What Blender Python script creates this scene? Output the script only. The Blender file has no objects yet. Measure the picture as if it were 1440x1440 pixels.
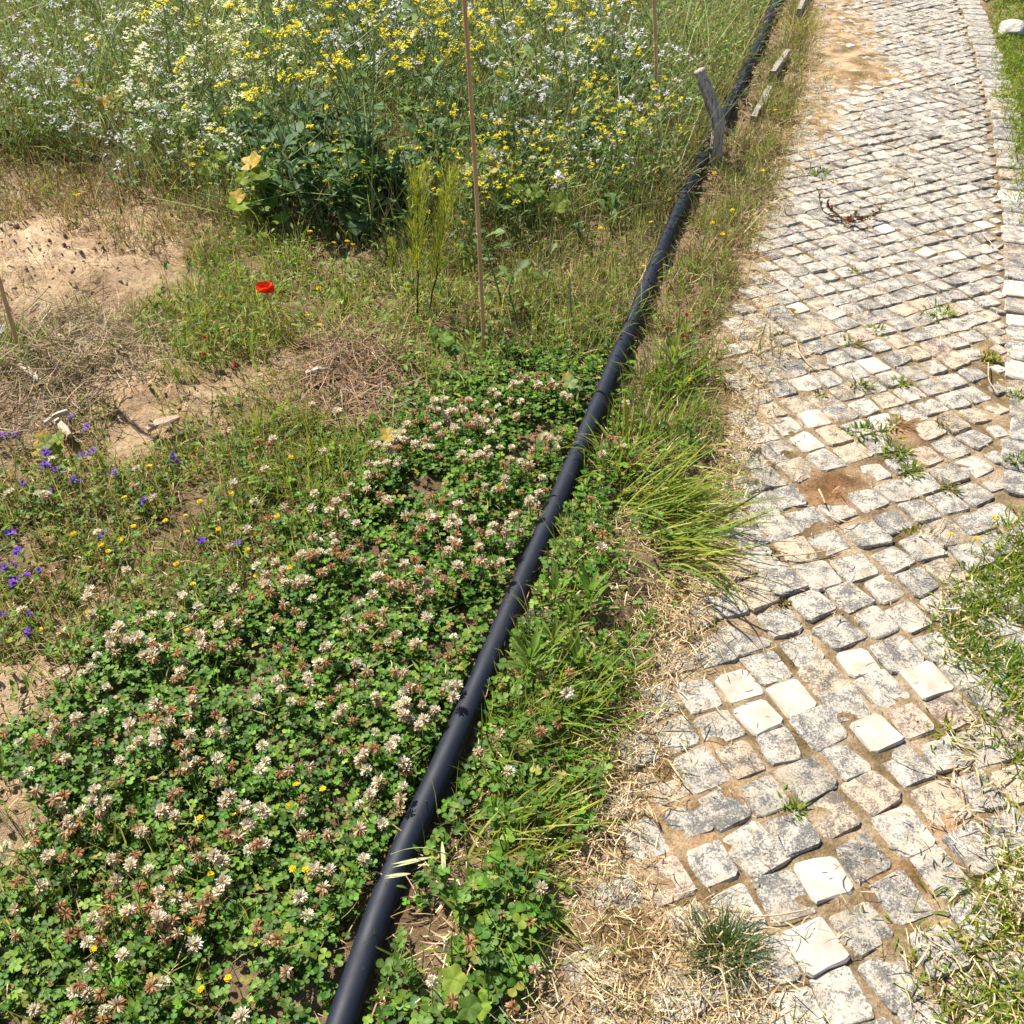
import bpy, math, random
import numpy as np
from mathutils import Vector

rng = np.random.default_rng(11)
random.seed(11)
SC = bpy.context.scene
COL = SC.collection
PI = math.pi

# ------------------------------------------------------------------ camera, sky, sun, exposure
PITCH, CAM_H, FPX = math.radians(40.0), 1.65, 1442.0
cam = bpy.data.objects.new('camera', bpy.data.cameras.new('camera'))
COL.objects.link(cam)
cam.location = (0, 0, CAM_H)
cam.rotation_euler = (PI / 2 - PITCH, 0, 0)
cam.data.sensor_width = 36.0
cam.data.lens = 36.0 * FPX / 1440.0
cam.data.clip_start, cam.data.clip_end = 0.05, 400.0
SC.camera = cam

SUN_EL, SUN_AZ = math.radians(54), math.radians(-50)       # azimuth from +Y, negative = to the left
world = bpy.data.worlds.new('World'); SC.world = world; world.use_nodes = True
nt = world.node_tree
sky = nt.nodes.new('ShaderNodeTexSky'); sky.sky_type = 'NISHITA'; sky.sun_disc = False
sky.sun_elevation, sky.sun_rotation = SUN_EL, SUN_AZ
nt.links.new(sky.outputs[0], nt.nodes['Background'].inputs[0])
nt.nodes['Background'].inputs[1].default_value = 0.07
sun = bpy.data.objects.new('sun', bpy.data.lights.new('sun', 'SUN')); COL.objects.link(sun)
sun.data.energy, sun.data.angle, sun.data.color = 5.0, math.radians(0.5), (1.0, 0.95, 0.86)
sd = Vector((math.cos(SUN_EL) * math.sin(SUN_AZ), math.cos(SUN_EL) * math.cos(SUN_AZ), math.sin(SUN_EL)))
sun.rotation_euler = sd.to_track_quat('Z', 'Y').to_euler()
SC.view_settings.view_transform = 'Standard'; SC.view_settings.look = 'None'
SC.view_settings.exposure = 1.08; SC.view_settings.gamma = 1.0; SC.view_settings.use_curve_mapping = False

SP, CP = math.sin(PITCH), math.cos(PITCH)
def at(px, py, z=0.0):
    """ground point (at height z) seen at photo pixel px, py (1440 px frame); used once to place things in the garden"""
    px, py = np.asarray(px, float) - 720, np.asarray(py, float) - 720
    dy, dz = FPX * CP - py * SP, -FPX * SP - py * CP
    t = (CAM_H - z) / -dz
    return np.stack([px * t, dy * t], -1)
def at_depth(px, py, Y):
    """point seen at a pixel in the upright plane at distance Y"""
    x, y = px - 720, py - 720
    t = Y / (FPX * CP - y * SP)
    return np.array([x * t, Y, CAM_H + (-FPX * SP - y * CP) * t])
def proj(X, Y, Z):
    Z = Z - CAM_H
    dep = Y * CP - Z * SP
    return 720 + FPX * X / dep, 720 - FPX * (Y * SP + Z * CP) / dep

# ------------------------------------------------------------------ noise, ground shape
def make_noise(seed, scale, octaves=3, nw=9):
    r = np.random.default_rng(seed); W = []
    for o in range(octaves):
        a = r.uniform(0, 2 * PI, nw); f = 2 * PI / scale * 2 ** o * r.uniform(0.6, 1.4, nw)
        W.append((np.cos(a) * f, np.sin(a) * f, r.uniform(0, 2 * PI, nw), 0.55 ** o))
    def fn(X, Y):
        X = np.asarray(X, float); out = 0
        for fx, fy, ph, am in W:
            out = out + am * np.sin(X[..., None] * fx + np.asarray(Y)[..., None] * fy + ph).sum(-1) / math.sqrt(nw / 2)
        return out / 1.6
    return fn
n_big, n_mid, n_small, n_clump, n_clump2 = [make_noise(s, c) for s, c in ((1, 2.2), (2, .5), (3, .09), (4, .28), (5, .7))]

BLOBS = [  # bare soil heaps: pixel centre, radius x / y (m), height
    (235, 572, .16, .09, .045), (60, 360, .5, .3, .05), (20, 960, .16, .1, .03), (0, 1160, .14, .1, .03),
    (90, 520, .35, .16, .035), (510, 515, .16, .13, .05), (950, 215, .25, .2, .04)]
BL = [(*at(px, py), rx, ry, h) for px, py, rx, ry, h in BLOBS]

ALPHA = math.radians(22.0)
SA, CA = math.sin(ALPHA), math.cos(ALPHA)
KB = 0.03                                                   # the path bends gently to the left
def _frame(s):
    s = np.asarray(s, float); u = np.maximum(s - 2, 0); th = ALPHA - KB * u
    R_ = 1 / KB
    cx = np.minimum(s, 2) * SA + R_ * (np.cos(th) - CA); cy = np.minimum(s, 2) * CA + R_ * (SA - np.sin(th))
    return cx, cy, th
def from_as(a, s):
    cx, cy, th = _frame(s)
    return cx + a * np.cos(th), cy - a * np.sin(th)
def to_as(X, Y):
    X, Y = np.asarray(X, float), np.asarray(Y, float)
    a = X * CA - Y * SA; s = np.clip(X * SA + Y * CA, -30, 18)
    for _ in range(5):
        x, y = from_as(a, s); th = _frame(s)[2]; dx, dy = X - x, Y - y
        a = a + dx * np.cos(th) - dy * np.sin(th); s = np.clip(s + (dx * np.sin(th) + dy * np.cos(th)), -60, 18)
    return a, s
PATH_L, PATH_J, PATH_R = -0.43, 0.405, 0.545
def path_left(s): return np.interp(s, [1.0, 1.6, 2.3, 3.0], [-.25, -.27, -.30, PATH_L])
def gh(X, Y):
    X = np.asarray(X, float); Y = np.asarray(Y, float)
    a, s = to_as(X, Y)
    z = 0.012 * n_big(X, Y) + 0.009 * n_mid(X, Y) + 0.005 * n_small(X, Y)
    for bx, by, rx, ry, h in BL:
        z = z + h * np.exp(-(((X - bx) / rx) ** 2 + ((Y - by) / ry) ** 2)) * (1 + 0.25 * n_small(X, Y))
    d = np.maximum(path_left(s) - a, a - PATH_R)            # > 0 outside the path
    k = np.clip((d + 0.02) / 0.12, 0, 1); k = k * k * (3 - 2 * k)
    far = np.exp(-np.maximum(np.hypot(X, Y) - 14, 0) / 10)
    return (z * k + 0.004 * k) * far - 0.04 * (1 - k)

# ------------------------------------------------------------------ mesh helpers
class Soup:
    def __init__(s): s.V, s.Q, s.C, s.n = [], [], [], 0
    def add(s, vqc):
        V, Q, C = vqc
        if len(V) == 0: return s
        s.V.append(V); s.Q.append(Q + s.n); s.C.append(C); s.n += len(V)
        return s
    def mesh(s, name, smooth=True):
        V = np.concatenate(s.V).astype(np.float32); Q = np.concatenate(s.Q).astype(np.int32); C = np.concatenate(s.C)
        me = bpy.data.meshes.new(name)
        me.vertices.add(len(V)); me.vertices.foreach_set('co', V.ravel())
        me.loops.add(Q.size); me.loops.foreach_set('vertex_index', Q.ravel())
        me.polygons.add(len(Q)); me.polygons.foreach_set('loop_start', np.arange(0, Q.size, 4, dtype=np.int32))
        me.update(calc_edges=True)
        me.polygons.foreach_set('use_smooth', np.full(len(Q), smooth))
        at_ = me.attributes.new('Col', 'FLOAT_COLOR', 'POINT')
        at_.data.foreach_set('color', np.concatenate([C, np.ones((len(C), 1))], 1).astype(np.float32).ravel())
        return me

def fv(x, n): return np.broadcast_to(np.asarray(x, float), (n,)).copy() if np.ndim(x) == 0 else np.asarray(x, float)

def strips(P, az, L, W, lean, curve, prof, fold=0.0, roll=0.0, wig=0.0, c0=None, c1=None, cmid=None):
    """n curved ribbons: leaves, blades, petals. lean = angle from upright at the foot, curve = added by the tip."""
    P = np.atleast_2d(np.asarray(P, float)); n = len(P)
    az, L, W, lean, curve, roll, wig = [fv(v, n) for v in (az, L, W, lean, curve, roll, wig)]
    prof = np.asarray(prof, float); ns = len(prof); t = np.linspace(0, 1, ns)
    ph = lean[:, None] + curve[:, None] * t; a = az[:, None] + wig[:, None] * t
    D = np.stack([np.sin(ph) * np.cos(a), np.sin(ph) * np.sin(a), np.cos(ph)], -1)
    mid = (D[:, 1:] + D[:, :-1]) / 2 * (L / (ns - 1))[:, None, None]
    pos = np.concatenate([P[:, None], P[:, None] + np.cumsum(mid, 1)], 1)
    perp = np.stack([-np.sin(a), np.cos(a), np.zeros_like(a)], -1)
    nrm = np.cross(D, perp)
    cr, sr = np.cos(roll)[:, None, None], np.sin(roll)[:, None, None]
    w = perp * cr + nrm * sr; nn = nrm * cr - perp * sr
    hw = (W[:, None] * prof / 2)[..., None]
    c0 = np.broadcast_to(np.asarray(c0, float), (n, 3)); c1 = c0 if c1 is None else np.broadcast_to(np.asarray(c1, float), (n, 3))
    col = c0[:, None] * (1 - t)[None, :, None] + c1[:, None] * t[None, :, None]
    if fold:
        V = np.stack([pos + w * hw + nn * hw * fold, pos, pos - w * hw + nn * hw * fold], 2); m = 3
        CC = np.stack([col, col if cmid is None else col * 0 + np.asarray(cmid), col], 2)
    else:
        V = np.stack([pos + w * hw, pos - w * hw], 2); m = 2; CC = np.stack([col, col], 2)
    base = (np.arange(n) * ns * m)[:, None, None] + (np.arange(ns - 1) * m)[None, :, None] + np.arange(m - 1)[None, None, :]
    Q = np.stack([base, base + 1, base + 1 + m, base + m], -1).reshape(-1, 4)
    return V.reshape(-1, 3), Q, CC.reshape(-1, 3)

def tubes(path, rad, c0, sides=4, c1=None):
    """n swept tubes through (n, K, 3) points"""
    path = np.asarray(path, float)
    if path.ndim == 2: path = path[None]
    n, K, _ = path.shape
    rad = np.broadcast_to(np.asarray(rad, float), (n, K))
    T = np.gradient(path, axis=1); T /= np.linalg.norm(T, axis=-1, keepdims=True) + 1e-9
    ref = np.where(np.abs(T[:, :1, 2:3]) > .9, np.array([1., 0, 0]), np.array([0, 0, 1.])); ref = np.broadcast_to(ref, T.shape)
    u = np.cross(T, ref); u /= np.linalg.norm(u, axis=-1, keepdims=True) + 1e-9; v = np.cross(T, u)
    th = np.arange(sides) * 2 * PI / sides
    V = path[:, :, None] + rad[:, :, None, None] * (u[:, :, None] * np.cos(th)[:, None] + v[:, :, None] * np.sin(th)[:, None])
    b = (np.arange(n) * K * sides)[:, None, None] + (np.arange(K - 1) * sides)[None, :, None]
    k = np.arange(sides)[None, None]; k2 = (k + 1) % sides
    Q = np.stack([b + k, b + k2, b + k2 + sides, b + k + sides], -1).reshape(-1, 4)
    c0 = np.broadcast_to(np.asarray(c0, float), (n, 3)); c1 = c0 if c1 is None else np.broadcast_to(np.asarray(c1, float), (n, 3))
    t = np.linspace(0, 1, K)[None, :, None]
    C = np.repeat((c0[:, None] * (1 - t) + c1[:, None] * t)[:, :, None], sides, 2)
    return V.reshape(-1, 3), Q, C.reshape(-1, 3)

def smooth_line(pts, n):
    pts = np.asarray(pts, float); m = len(pts)
    P = np.concatenate([2 * pts[:1] - pts[1:2], pts, 2 * pts[-1:] - pts[-2:-1]])
    out = []
    for u in np.linspace(0, m - 1 - 1e-6, n):
        i = int(u); f = u - i; a, b, c, d = P[i:i + 4]
        out.append(.5 * (2 * b + (c - a) * f + (2 * a - 5 * b + 4 * c - d) * f * f + (3 * b - a - 3 * c + d) * f ** 3))
    return np.array(out)

def pick(pal, n, spread=.16, r=rng):
    pal = np.asarray(pal, float)
    c = pal[r.integers(0, len(pal), n)]
    return np.clip(c * (1 + r.normal(0, spread, (n, 1))) * (1 + r.normal(0, spread * .35, (n, 3))), .004, .9)

def in_poly(P, poly):
    x, y = P[:, 0], P[:, 1]; q = np.asarray(poly); ins = np.zeros(len(P), bool)
    for (x1, y1), (x2, y2) in zip(q, np.roll(q, -1, 0)):
        c = (y1 > y) != (y2 > y)
        ins ^= c & (x < (x2 - x1) * (y - y1) / (y2 - y1 + 1e-12) + x1)
    return ins

# ------------------------------------------------------------------ materials
def new_mat(name):
    m = bpy.data.materials.new(name); m.use_nodes = True
    n = m.node_tree.nodes; return m, n, m.node_tree.links, n['Principled BSDF'], n['Material Output']
def noise_node(n, l, scale, detail=4, rough=.55, vec=None):
    t = n.new('ShaderNodeTexNoise'); t.inputs['Scale'].default_value = scale
    t.inputs['Detail'].default_value = detail; t.inputs['Roughness'].default_value = rough
    if vec is not None: l.new(vec, t.inputs['Vector'])
    return t
def ramp(n, l, src, stops):
    r = n.new('ShaderNodeValToRGB'); e = r.color_ramp.elements
    while len(e) < len(stops): e.new(.5)
    for k, (p, c) in enumerate(stops):
        e[k].position = p; e[k].color = (*c, 1) if len(c) == 3 else c
    l.new(src, r.inputs[0]); return r
def mix(n, l, fac, a, b, mode='MIX'):
    m = n.new('ShaderNodeMix'); m.data_type = 'RGBA'; m.blend_type = mode
    for i, v in ((0, fac), (6, a), (7, b)):
        if isinstance(v, (int, float)): m.inputs[i].default_value = v
        elif isinstance(v, tuple): m.inputs[i].default_value = (*v, 1)
        else: l.new(v, m.inputs[i])
    return m.outputs[2]
def bump(n, l, src, strength, dist, b):
    k = n.new('ShaderNodeBump'); k.inputs['Strength'].default_value = strength; k.inputs['Distance'].default_value = dist
    l.new(src, k.inputs['Height']); l.new(k.outputs[0], b.inputs['Normal']); return k
def world_pos(n): return n.new('ShaderNodeNewGeometry').outputs['Position']
def coltex(n):
    a = n.new('ShaderNodeAttribute'); a.attribute_name = 'Col'; return a.outputs['Color']

def plant_mat(name, trans=.35, rough=.5, spec=.35, tint=1.25, nscale=90):
    m, n, l, b, out = new_mat(name)
    nz = noise_node(n, l, nscale, 3, .6, world_pos(n))
    r = ramp(n, l, nz.outputs[0], [(.3, (.72, .72, .72)), (.7, (1.15, 1.15, 1.15))])
    c = mix(n, l, 1.0, coltex(n), r.outputs[0], 'MULTIPLY')
    l.new(c, b.inputs['Base Color']); b.inputs['Roughness'].default_value = rough; b.inputs['Specular IOR Level'].default_value = spec
    if trans > 0:
        t = n.new('ShaderNodeBsdfTranslucent'); c2 = mix(n, l, 1.0, c, (tint, tint * 1.05, tint * .6), 'MULTIPLY'); l.new(c2, t.inputs[0])
        ms = n.new('ShaderNodeMixShader'); ms.inputs[0].default_value = trans
        l.new(b.outputs[0], ms.inputs[1]); l.new(t.outputs[0], ms.inputs[2]); l.new(ms.outputs[0], out.inputs[0])
    return m
M_LEAF = plant_mat('leaf_green', .42, .55, .18)
M_CLOVER = plant_mat('clover_leaf', .34, .5, .2)
M_DRY = plant_mat('dry_straw', .15, .65, .25, 1.0)
M_PETAL = plant_mat('petal', .35, .6, .2, 1.1, 200)
M_STEM = plant_mat('plant_stem', .12, .5, .35)

# soil / path bed / stone
def soil_mat():
    m, n, l, b, out = new_mat('sandy_soil'); p = world_pos(n)
    n1 = noise_node(n, l, 5, 6, .62, p); n2 = noise_node(n, l, 70, 5, .65, p); n3 = noise_node(n, l, 420, 3, .6, p)
    c1 = ramp(n, l, n1.outputs[0], [(.3, (.25, .17, .10)), (.5, (.38, .28, .18)), (.7, (.48, .38, .26))])
    c2 = ramp(n, l, n2.outputs[0], [(.3, (.5, .46, .42)), (.55, (1, 1, 1)), (.8, (1.12, 1.1, 1.05))])
    c = mix(n, l, 1.0, c1.outputs[0], c2.outputs[0], 'MULTIPLY'); c = mix(n, l, 1.0, c, coltex(n), 'MULTIPLY')
    l.new(c, b.inputs['Base Color']); b.inputs['Roughness'].default_value = .95; b.inputs['Specular IOR Level'].default_value = .1
    h = mix(n, l, .45, n2.outputs[0], n3.outputs[0]); bump(n, l, h, 1.0, .012, b)
    return m
def bed_mat():
    m, n, l, b, out = new_mat('joint_sand'); p = world_pos(n)
    n1 = noise_node(n, l, 9, 5, .6, p); n2 = noise_node(n, l, 160, 5, .65, p)
    c1 = ramp(n, l, n1.outputs[0], [(.36, (.13, .095, .045)), (.46, (.22, .155, .085)), (.58, (.37, .28, .18)), (.75, (.45, .36, .25))])
    c2 = ramp(n, l, n2.outputs[0], [(.3, (.55, .5, .45)), (.6, (1, 1, 1))])
    c = mix(n, l, 1.0, c1.outputs[0], c2.outputs[0], 'MULTIPLY')
    c = mix(n, l, 1.0, c, coltex(n), 'MULTIPLY')
    l.new(c, b.inputs['Base Color']); b.inputs['Roughness'].default_value = .95; b.inputs['Specular IOR Level'].default_value = .1
    bump(n, l, n2.outputs[0], 1.0, .006, b)
    return m
def stone_mat(name, white=False):
    m, n, l, b, out = new_mat(name); p = world_pos(n)
    tone = n.new('ShaderNodeAttribute'); tone.attribute_name = 'tone'
    big = noise_node(n, l, 34, 3, .55, p); n1 = noise_node(n, l, 210, 10, .8, p); n2 = noise_node(n, l, 520, 4, .7, p); n3 = noise_node(n, l, 14, 4, .6, p)
    if white:
        base = ramp(n, l, n3.outputs[0], [(.34, (.38, .32, .245)), (.5, (.47, .42, .35)), (.7, (.52, .49, .43))])
        l1 = ramp(n, l, n1.outputs[0], [(.57, (0, 0, 0)), (.66, (1, 1, 1))]); dark = (.33, .29, .23)
        c = mix(n, l, l1.outputs[0], base.outputs[0], dark)
    else:
        base = ramp(n, l, n3.outputs[0], [(.3, (.38, .315, .235)), (.42, (.42, .375, .31)), (.55, (.48, .44, .375)), (.7, (.42, .355, .27))])
        # lichen cover: threshold moved by each stone's own tone
        add = n.new('ShaderNodeMath'); add.operation = 'MULTIPLY_ADD'; add.inputs[1].default_value = .34; l.new(tone.outputs['Fac'], add.inputs[0])
        s = n.new('ShaderNodeMath'); s.operation = 'MULTIPLY_ADD'; s.inputs[1].default_value = .45; l.new(big.outputs[0], s.inputs[0])
        l.new(n1.outputs[0], s.inputs[2]); l.new(s.outputs[0], add.inputs[2])
        l1 = ramp(n, l, add.outputs[0], [(.69, (0, 0, 0)), (.785, (1, 1, 1))])
        dk = ramp(n, l, n2.outputs[0], [(.30, (.05, .048, .047)), (.52, (.125, .12, .115)), (.70, (.25, .235, .205))])
        c = mix(n, l, l1.outputs[0], base.outputs[0], dk.outputs[0])
        oi = n.new('ShaderNodeObjectInfo'); hue = ramp(n, l, oi.outputs['Random'], [(0, (1, 1, 1)), (.55, (.93, .93, .93)), (.72, (1.04, .93, .80)), (.86, (.84, .83, .80)), (.95, (1.08, .90, .80))])
        hue.color_ramp.interpolation = 'CONSTANT'; c = mix(n, l, 1.0, c, hue.outputs[0], 'MULTIPLY')
        dirt = ramp(n, l, n3.outputs[0], [(.48, (0, 0, 0)), (.68, (.4, .4, .4))]); c = mix(n, l, dirt.outputs[0], c, (.36, .29, .20))
        sp = ramp(n, l, n2.outputs[0], [(.26, (.45, .44, .43)), (.42, (1, 1, 1))])
        c = mix(n, l, 1.0, c, sp.outputs[0], 'MULTIPLY')
    l.new(c, b.inputs['Base Color']); b.inputs['Roughness'].default_value = .85; b.inputs['Specular IOR Level'].default_value = .2
    h = mix(n, l, .5, n1.outputs[0], n2.outputs[0]); bump(n, l, h, .8, .004, b)
    return m
M_SOIL, M_BED, M_STONE, M_WHITE = soil_mat(), bed_mat(), stone_mat('lichen_stone'), stone_mat('clean_limestone', True)

def simple_mat(name, stops, scale, rough=.7, spec=.3, bumpd=.003, stretch=None, detail=6, obj=False):
    m, n, l, b, out = new_mat(name)
    v = n.new('ShaderNodeTexCoord').outputs['Object'] if obj else world_pos(n)
    if stretch:
        mp = n.new('ShaderNodeMapping'); mp.inputs['Scale'].default_value = stretch; l.new(v, mp.inputs[0]); v = mp.outputs[0]
    nz = noise_node(n, l, scale, detail, .65, v); c = ramp(n, l, nz.outputs[0], stops)
    l.new(c.outputs[0], b.inputs['Base Color']); b.inputs['Roughness'].default_value = rough; b.inputs['Specular IOR Level'].default_value = spec
    if bumpd: bump(n, l, nz.outputs[0], .9, bumpd, b)
    return m
def pipe_mat():
    m, n, l, b, out = new_mat('black_polyethylene'); p = world_pos(n)
    n1 = noise_node(n, l, 130, 6, .75, p); n2 = noise_node(n, l, 12, 4, .6, p); n3 = noise_node(n, l, 700, 2, .5, p)
    c = ramp(n, l, n1.outputs[0], [(.60, (.005, .008, .017)), (.69, (.018, .022, .033)), (.76, (.24, .22, .19))])
    d = ramp(n, l, n2.outputs[0], [(.5, (0, 0, 0)), (.85, (.25, .25, .25))]); c = mix(n, l, d.outputs[0], c.outputs[0], (.022, .024, .030))
    l.new(c, b.inputs['Base Color']); r = ramp(n, l, n2.outputs[0], [(.3, (.52,) * 3), (.7, (.68,) * 3)])
    l.new(r.outputs[0], b.inputs['Roughness']); b.inputs['Specular IOR Level'].default_value = .32
    bump(n, l, n3.outputs[0], .15, .001, b); return m
M_PIPE = pipe_mat()
M_CANE = simple_mat('bamboo_cane', [(.3, (.38, .20, .09)), (.55, (.52, .33, .17)), (.75, (.62, .43, .24))], 30, .5, .4, .001, (1, 1, .12))
M_WOOD = simple_mat('weathered_wood', [(.34, (.06, .047, .037)), (.42, (.28, .24, .20)), (.55, (.46, .41, .355)), (.75, (.58, .53, .47))], 110, .9, .1, .012, (1, 1, .09), obj=True)
M_BOARD = simple_mat('bleached_board', [(.3, (.10, .085, .065)), (.5, (.28, .25, .21)), (.7, (.40, .37, .32))], 60, .9, .1, .004)
M_CHIP = simple_mat('wood_chip', [(.3, (.28, .20, .12)), (.5, (.46, .37, .26)), (.7, (.60, .53, .44))], 60, .85, .1, .003)
M_CLAY = simple_mat('clay_flake', [(.3, (.34, .22, .15)), (.6, (.48, .33, .24))], 60, .9, .1, .003)
M_ROCK = simple_mat('white_rock', [(.28, (.24, .20, .16)), (.45, (.44, .41, .36)), (.7, (.54, .52, .48))], 34, .9, .15, .02)
M_HOSE = simple_mat('pink_hose', [(.3, (.36, .12, .12)), (.6, (.52, .22, .21))], 20, .45, .4, 0)
M_BLACK = simple_mat('black_plastic', [(.3, (.012, .012, .014)), (.7, (.035, .035, .04))], 20, .5, .4, 0)

# ------------------------------------------------------------------ object helpers
def tag(o, label=None, cat=None, group=None, kind=None):
    for k, v in (('label', label), ('category', cat), ('group', group), ('kind', kind)):
        if v: o[k] = v
    return o
def link(name, me, mat=None, parent=None):
    o = bpy.data.objects.new(name, me); COL.objects.link(o)
    if mat and not me.materials: me.materials.append(mat)
    if parent: o.parent = parent
    return o
def empty(name, loc=(0, 0, 0), rz=0.0):
    o = bpy.data.objects.new(name, None); COL.objects.link(o)
    o.empty_display_size = .02; o.location = loc; o.rotation_euler = (0, 0, rz); return o
def kids(o): return CHILD.get(o.name, [])
CHILD = {}
def part(name, me, mat, parent):
    o = link(name, me, mat, parent); CHILD.setdefault(parent.name, []).append(o); return o
def copy_thing(o):
    c = o.copy(); COL.objects.link(c)
    for ch in kids(o):
        d = ch.copy(); COL.objects.link(d); d.parent = c
        for g in kids(ch):
            e = g.copy(); COL.objects.link(e); e.parent = d
    return c
USED = set()
class Protos:
    """first placement uses the prototype itself, the next ones its copies"""
    def __init__(s, protos): s.p = protos
    def get(s, k):
        o = s.p[k % len(s.p)]
        if o.name not in USED: USED.add(o.name); return o
        return copy_thing(o)
    def drop(s):
        for o in s.p:
            if o.name not in USED:
                for ch in kids(o): bpy.data.objects.remove(ch)
                bpy.data.objects.remove(o)

LM = [('the red poppy', 375, 412), ('the tall bamboo cane', 672, 380), ('the driftwood stake', 1004, 180), ('the short left cane', 20, 470),
      ('the far bamboo cane', 924, 140), ('the white rock', 1420, 42), ('the big arching grass tuft', 930, 690), ('the sandy bare patch', 80, 350),
      ('the straw heap', 90, 520), ('the clay clod heap', 230, 570), ('the feathery plant', 600, 360), ('the dark leafy mass', 460, 250),
      ('the brown straw heap', 500, 540), ('the spiky green rosette', 1018, 1330), ('the bare soil corner', 30, 960), ('the left soil notch', 15, 1160),
      ('the pipe middle', 800, 680), ('the pipe lower end', 530, 1330), ('the pipe upper stretch', 930, 360), ('the purple flower clump', 70, 680)]
LABELS = {}
def where(px, py, base, tries=20):
    d = sorted(LM, key=lambda m: (m[1] - px) ** 2 + (m[2] - py) ** 2)
    def rel(m):
        dx, dy = px - m[1], py - m[2]
        if abs(dx) > abs(dy): return 'left of ' if dx < 0 else 'right of '
        return 'behind ' if dy < 0 else 'in front of '
    opts = [f'{base} {rel(d[0])}{d[0][0]}'] + [f'{base} {rel(d[0])}{d[0][0]}, {rel(m).strip()} {m[0]}' for m in d[1:tries]]
    for o in opts:
        o = o.replace('  ', ' ')
        if o not in LABELS and len(o.split()) <= 16: LABELS[o] = 1; return o
    return opts[0]

# ------------------------------------------------------------------ ground
def grid_axis(lo, hi, step, far, growth=1.35):
    core = np.arange(lo, hi + step / 2, step); out = []; d = step; x = hi
    while x < far: d *= growth; x += d; out.append(x)
    neg = []; d = step; x = lo
    while x > -far: d *= growth; x -= d; neg.append(x)
    return np.array(neg[::-1] + list(core) + out)
def grid_mesh(name, GX, GY, Z, C):
    ny, nx = GX.shape; V = np.stack([GX, GY, Z], -1).reshape(-1, 3)
    i = (np.arange(ny - 1)[:, None] * nx + np.arange(nx - 1)[None]).ravel()
    Q = np.stack([i, i + 1, i + 1 + nx, i + nx], -1)
    return Soup().add((V, Q, C.reshape(-1, 3))).mesh(name)
xs, ys = grid_axis(-3.8, 3.8, .025, 60), grid_axis(.3, 8.6, .025, 60)
GX, GY = np.meshgrid(xs, ys)
GZ = gh(GX, GY)
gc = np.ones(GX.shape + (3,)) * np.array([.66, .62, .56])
for px, py, r, c in ((330, 1100, .55, (.40, .37, .32)), (420, 420, .45, (.46, .42, .36)), (300, 740, .35, (.46, .43, .37)), (500, 120, 1.3, (.5, .47, .4)), (620, 720, .3, (.42, .39, .34)), (60, 360, .7, (1.32, 1.27, 1.22)), (230, 575, .3, (1.2, 1.12, 1.05)), (20, 960, .25, (1.2, 1.12, 1.05)), (0, 1160, .22, (1.15, 1.1, 1.02))):  # dark tints: duff, deepened to paint in shaded gaps between plants; bare soil paler
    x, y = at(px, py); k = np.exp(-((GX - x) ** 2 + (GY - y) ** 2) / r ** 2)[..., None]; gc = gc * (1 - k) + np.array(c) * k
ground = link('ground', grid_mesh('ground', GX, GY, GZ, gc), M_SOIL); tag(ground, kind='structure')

# ------------------------------------------------------------------ paved path: bed, setts, border course
BEDB = [  # sand washed over the setts: pixel, radius across / along, raise, tint
    (1185, 40, .24, .9, .0085, (1.35, 1.3, 1.22)), (1205, 100, .26, .3, .008, (1.3, 1.22, 1.12)), (1170, 690, .07, .10, .0095, (1.0, .72, .6)),
    (1150, 170, .16, .4, .0065, (1.3, 1.22, 1.12)), (1010, 1090, .05, .09, .0045, (1.12, .95, .8)), (930, 1110, .05, .09, .005, (1.1, 1, .85)), (1330, 1150, .03, .06, .003, (1.05, .85, .75)),
    (1275, 605, .06, .07, .008, (.7, .52, .42)), (1000, 1200, .06, .06, .004, (1, .85, .7)), (1260, 1235, .06, .05, .003, (1.05, .85, .7)), (900, 1330, .08, .12, .012, (1.1, 1, .85))]
BB = [(*to_as(*at(px, py)), ra, rs, h, c) for px, py, ra, rs, h, c in BEDB]
A_, S_ = np.meshgrid(np.linspace(PATH_L - .1, PATH_R + .06, 70), np.arange(.2, 9.2, .02))
BX, BY = from_as(A_, S_)
A_ = np.maximum(A_, path_left(S_) - .1 + (A_ - PATH_L + .1) * .02)
BX, BY = from_as(A_, S_)
edge = np.minimum(A_ - (path_left(S_) - .1), PATH_R + .06 - A_)
BZ = .003 * n_small(BX, BY) + .003 * n_mid(BX, BY) - .02 * np.clip(1 - edge / .05, 0, 1)
bc = np.ones(A_.shape + (3,))
for a, s, ra, rs, h, c in BB:
    k = np.exp(-((A_ - a) / ra) ** 2 - ((S_ - s) / rs) ** 2); BZ = BZ + h * k; bc = bc * (1 - k[..., None]) + np.array(c) * k[..., None]
path = link('paved_path', grid_mesh('path_bed', BX, BY, BZ, bc), M_BED); tag(path, kind='structure')

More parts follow.
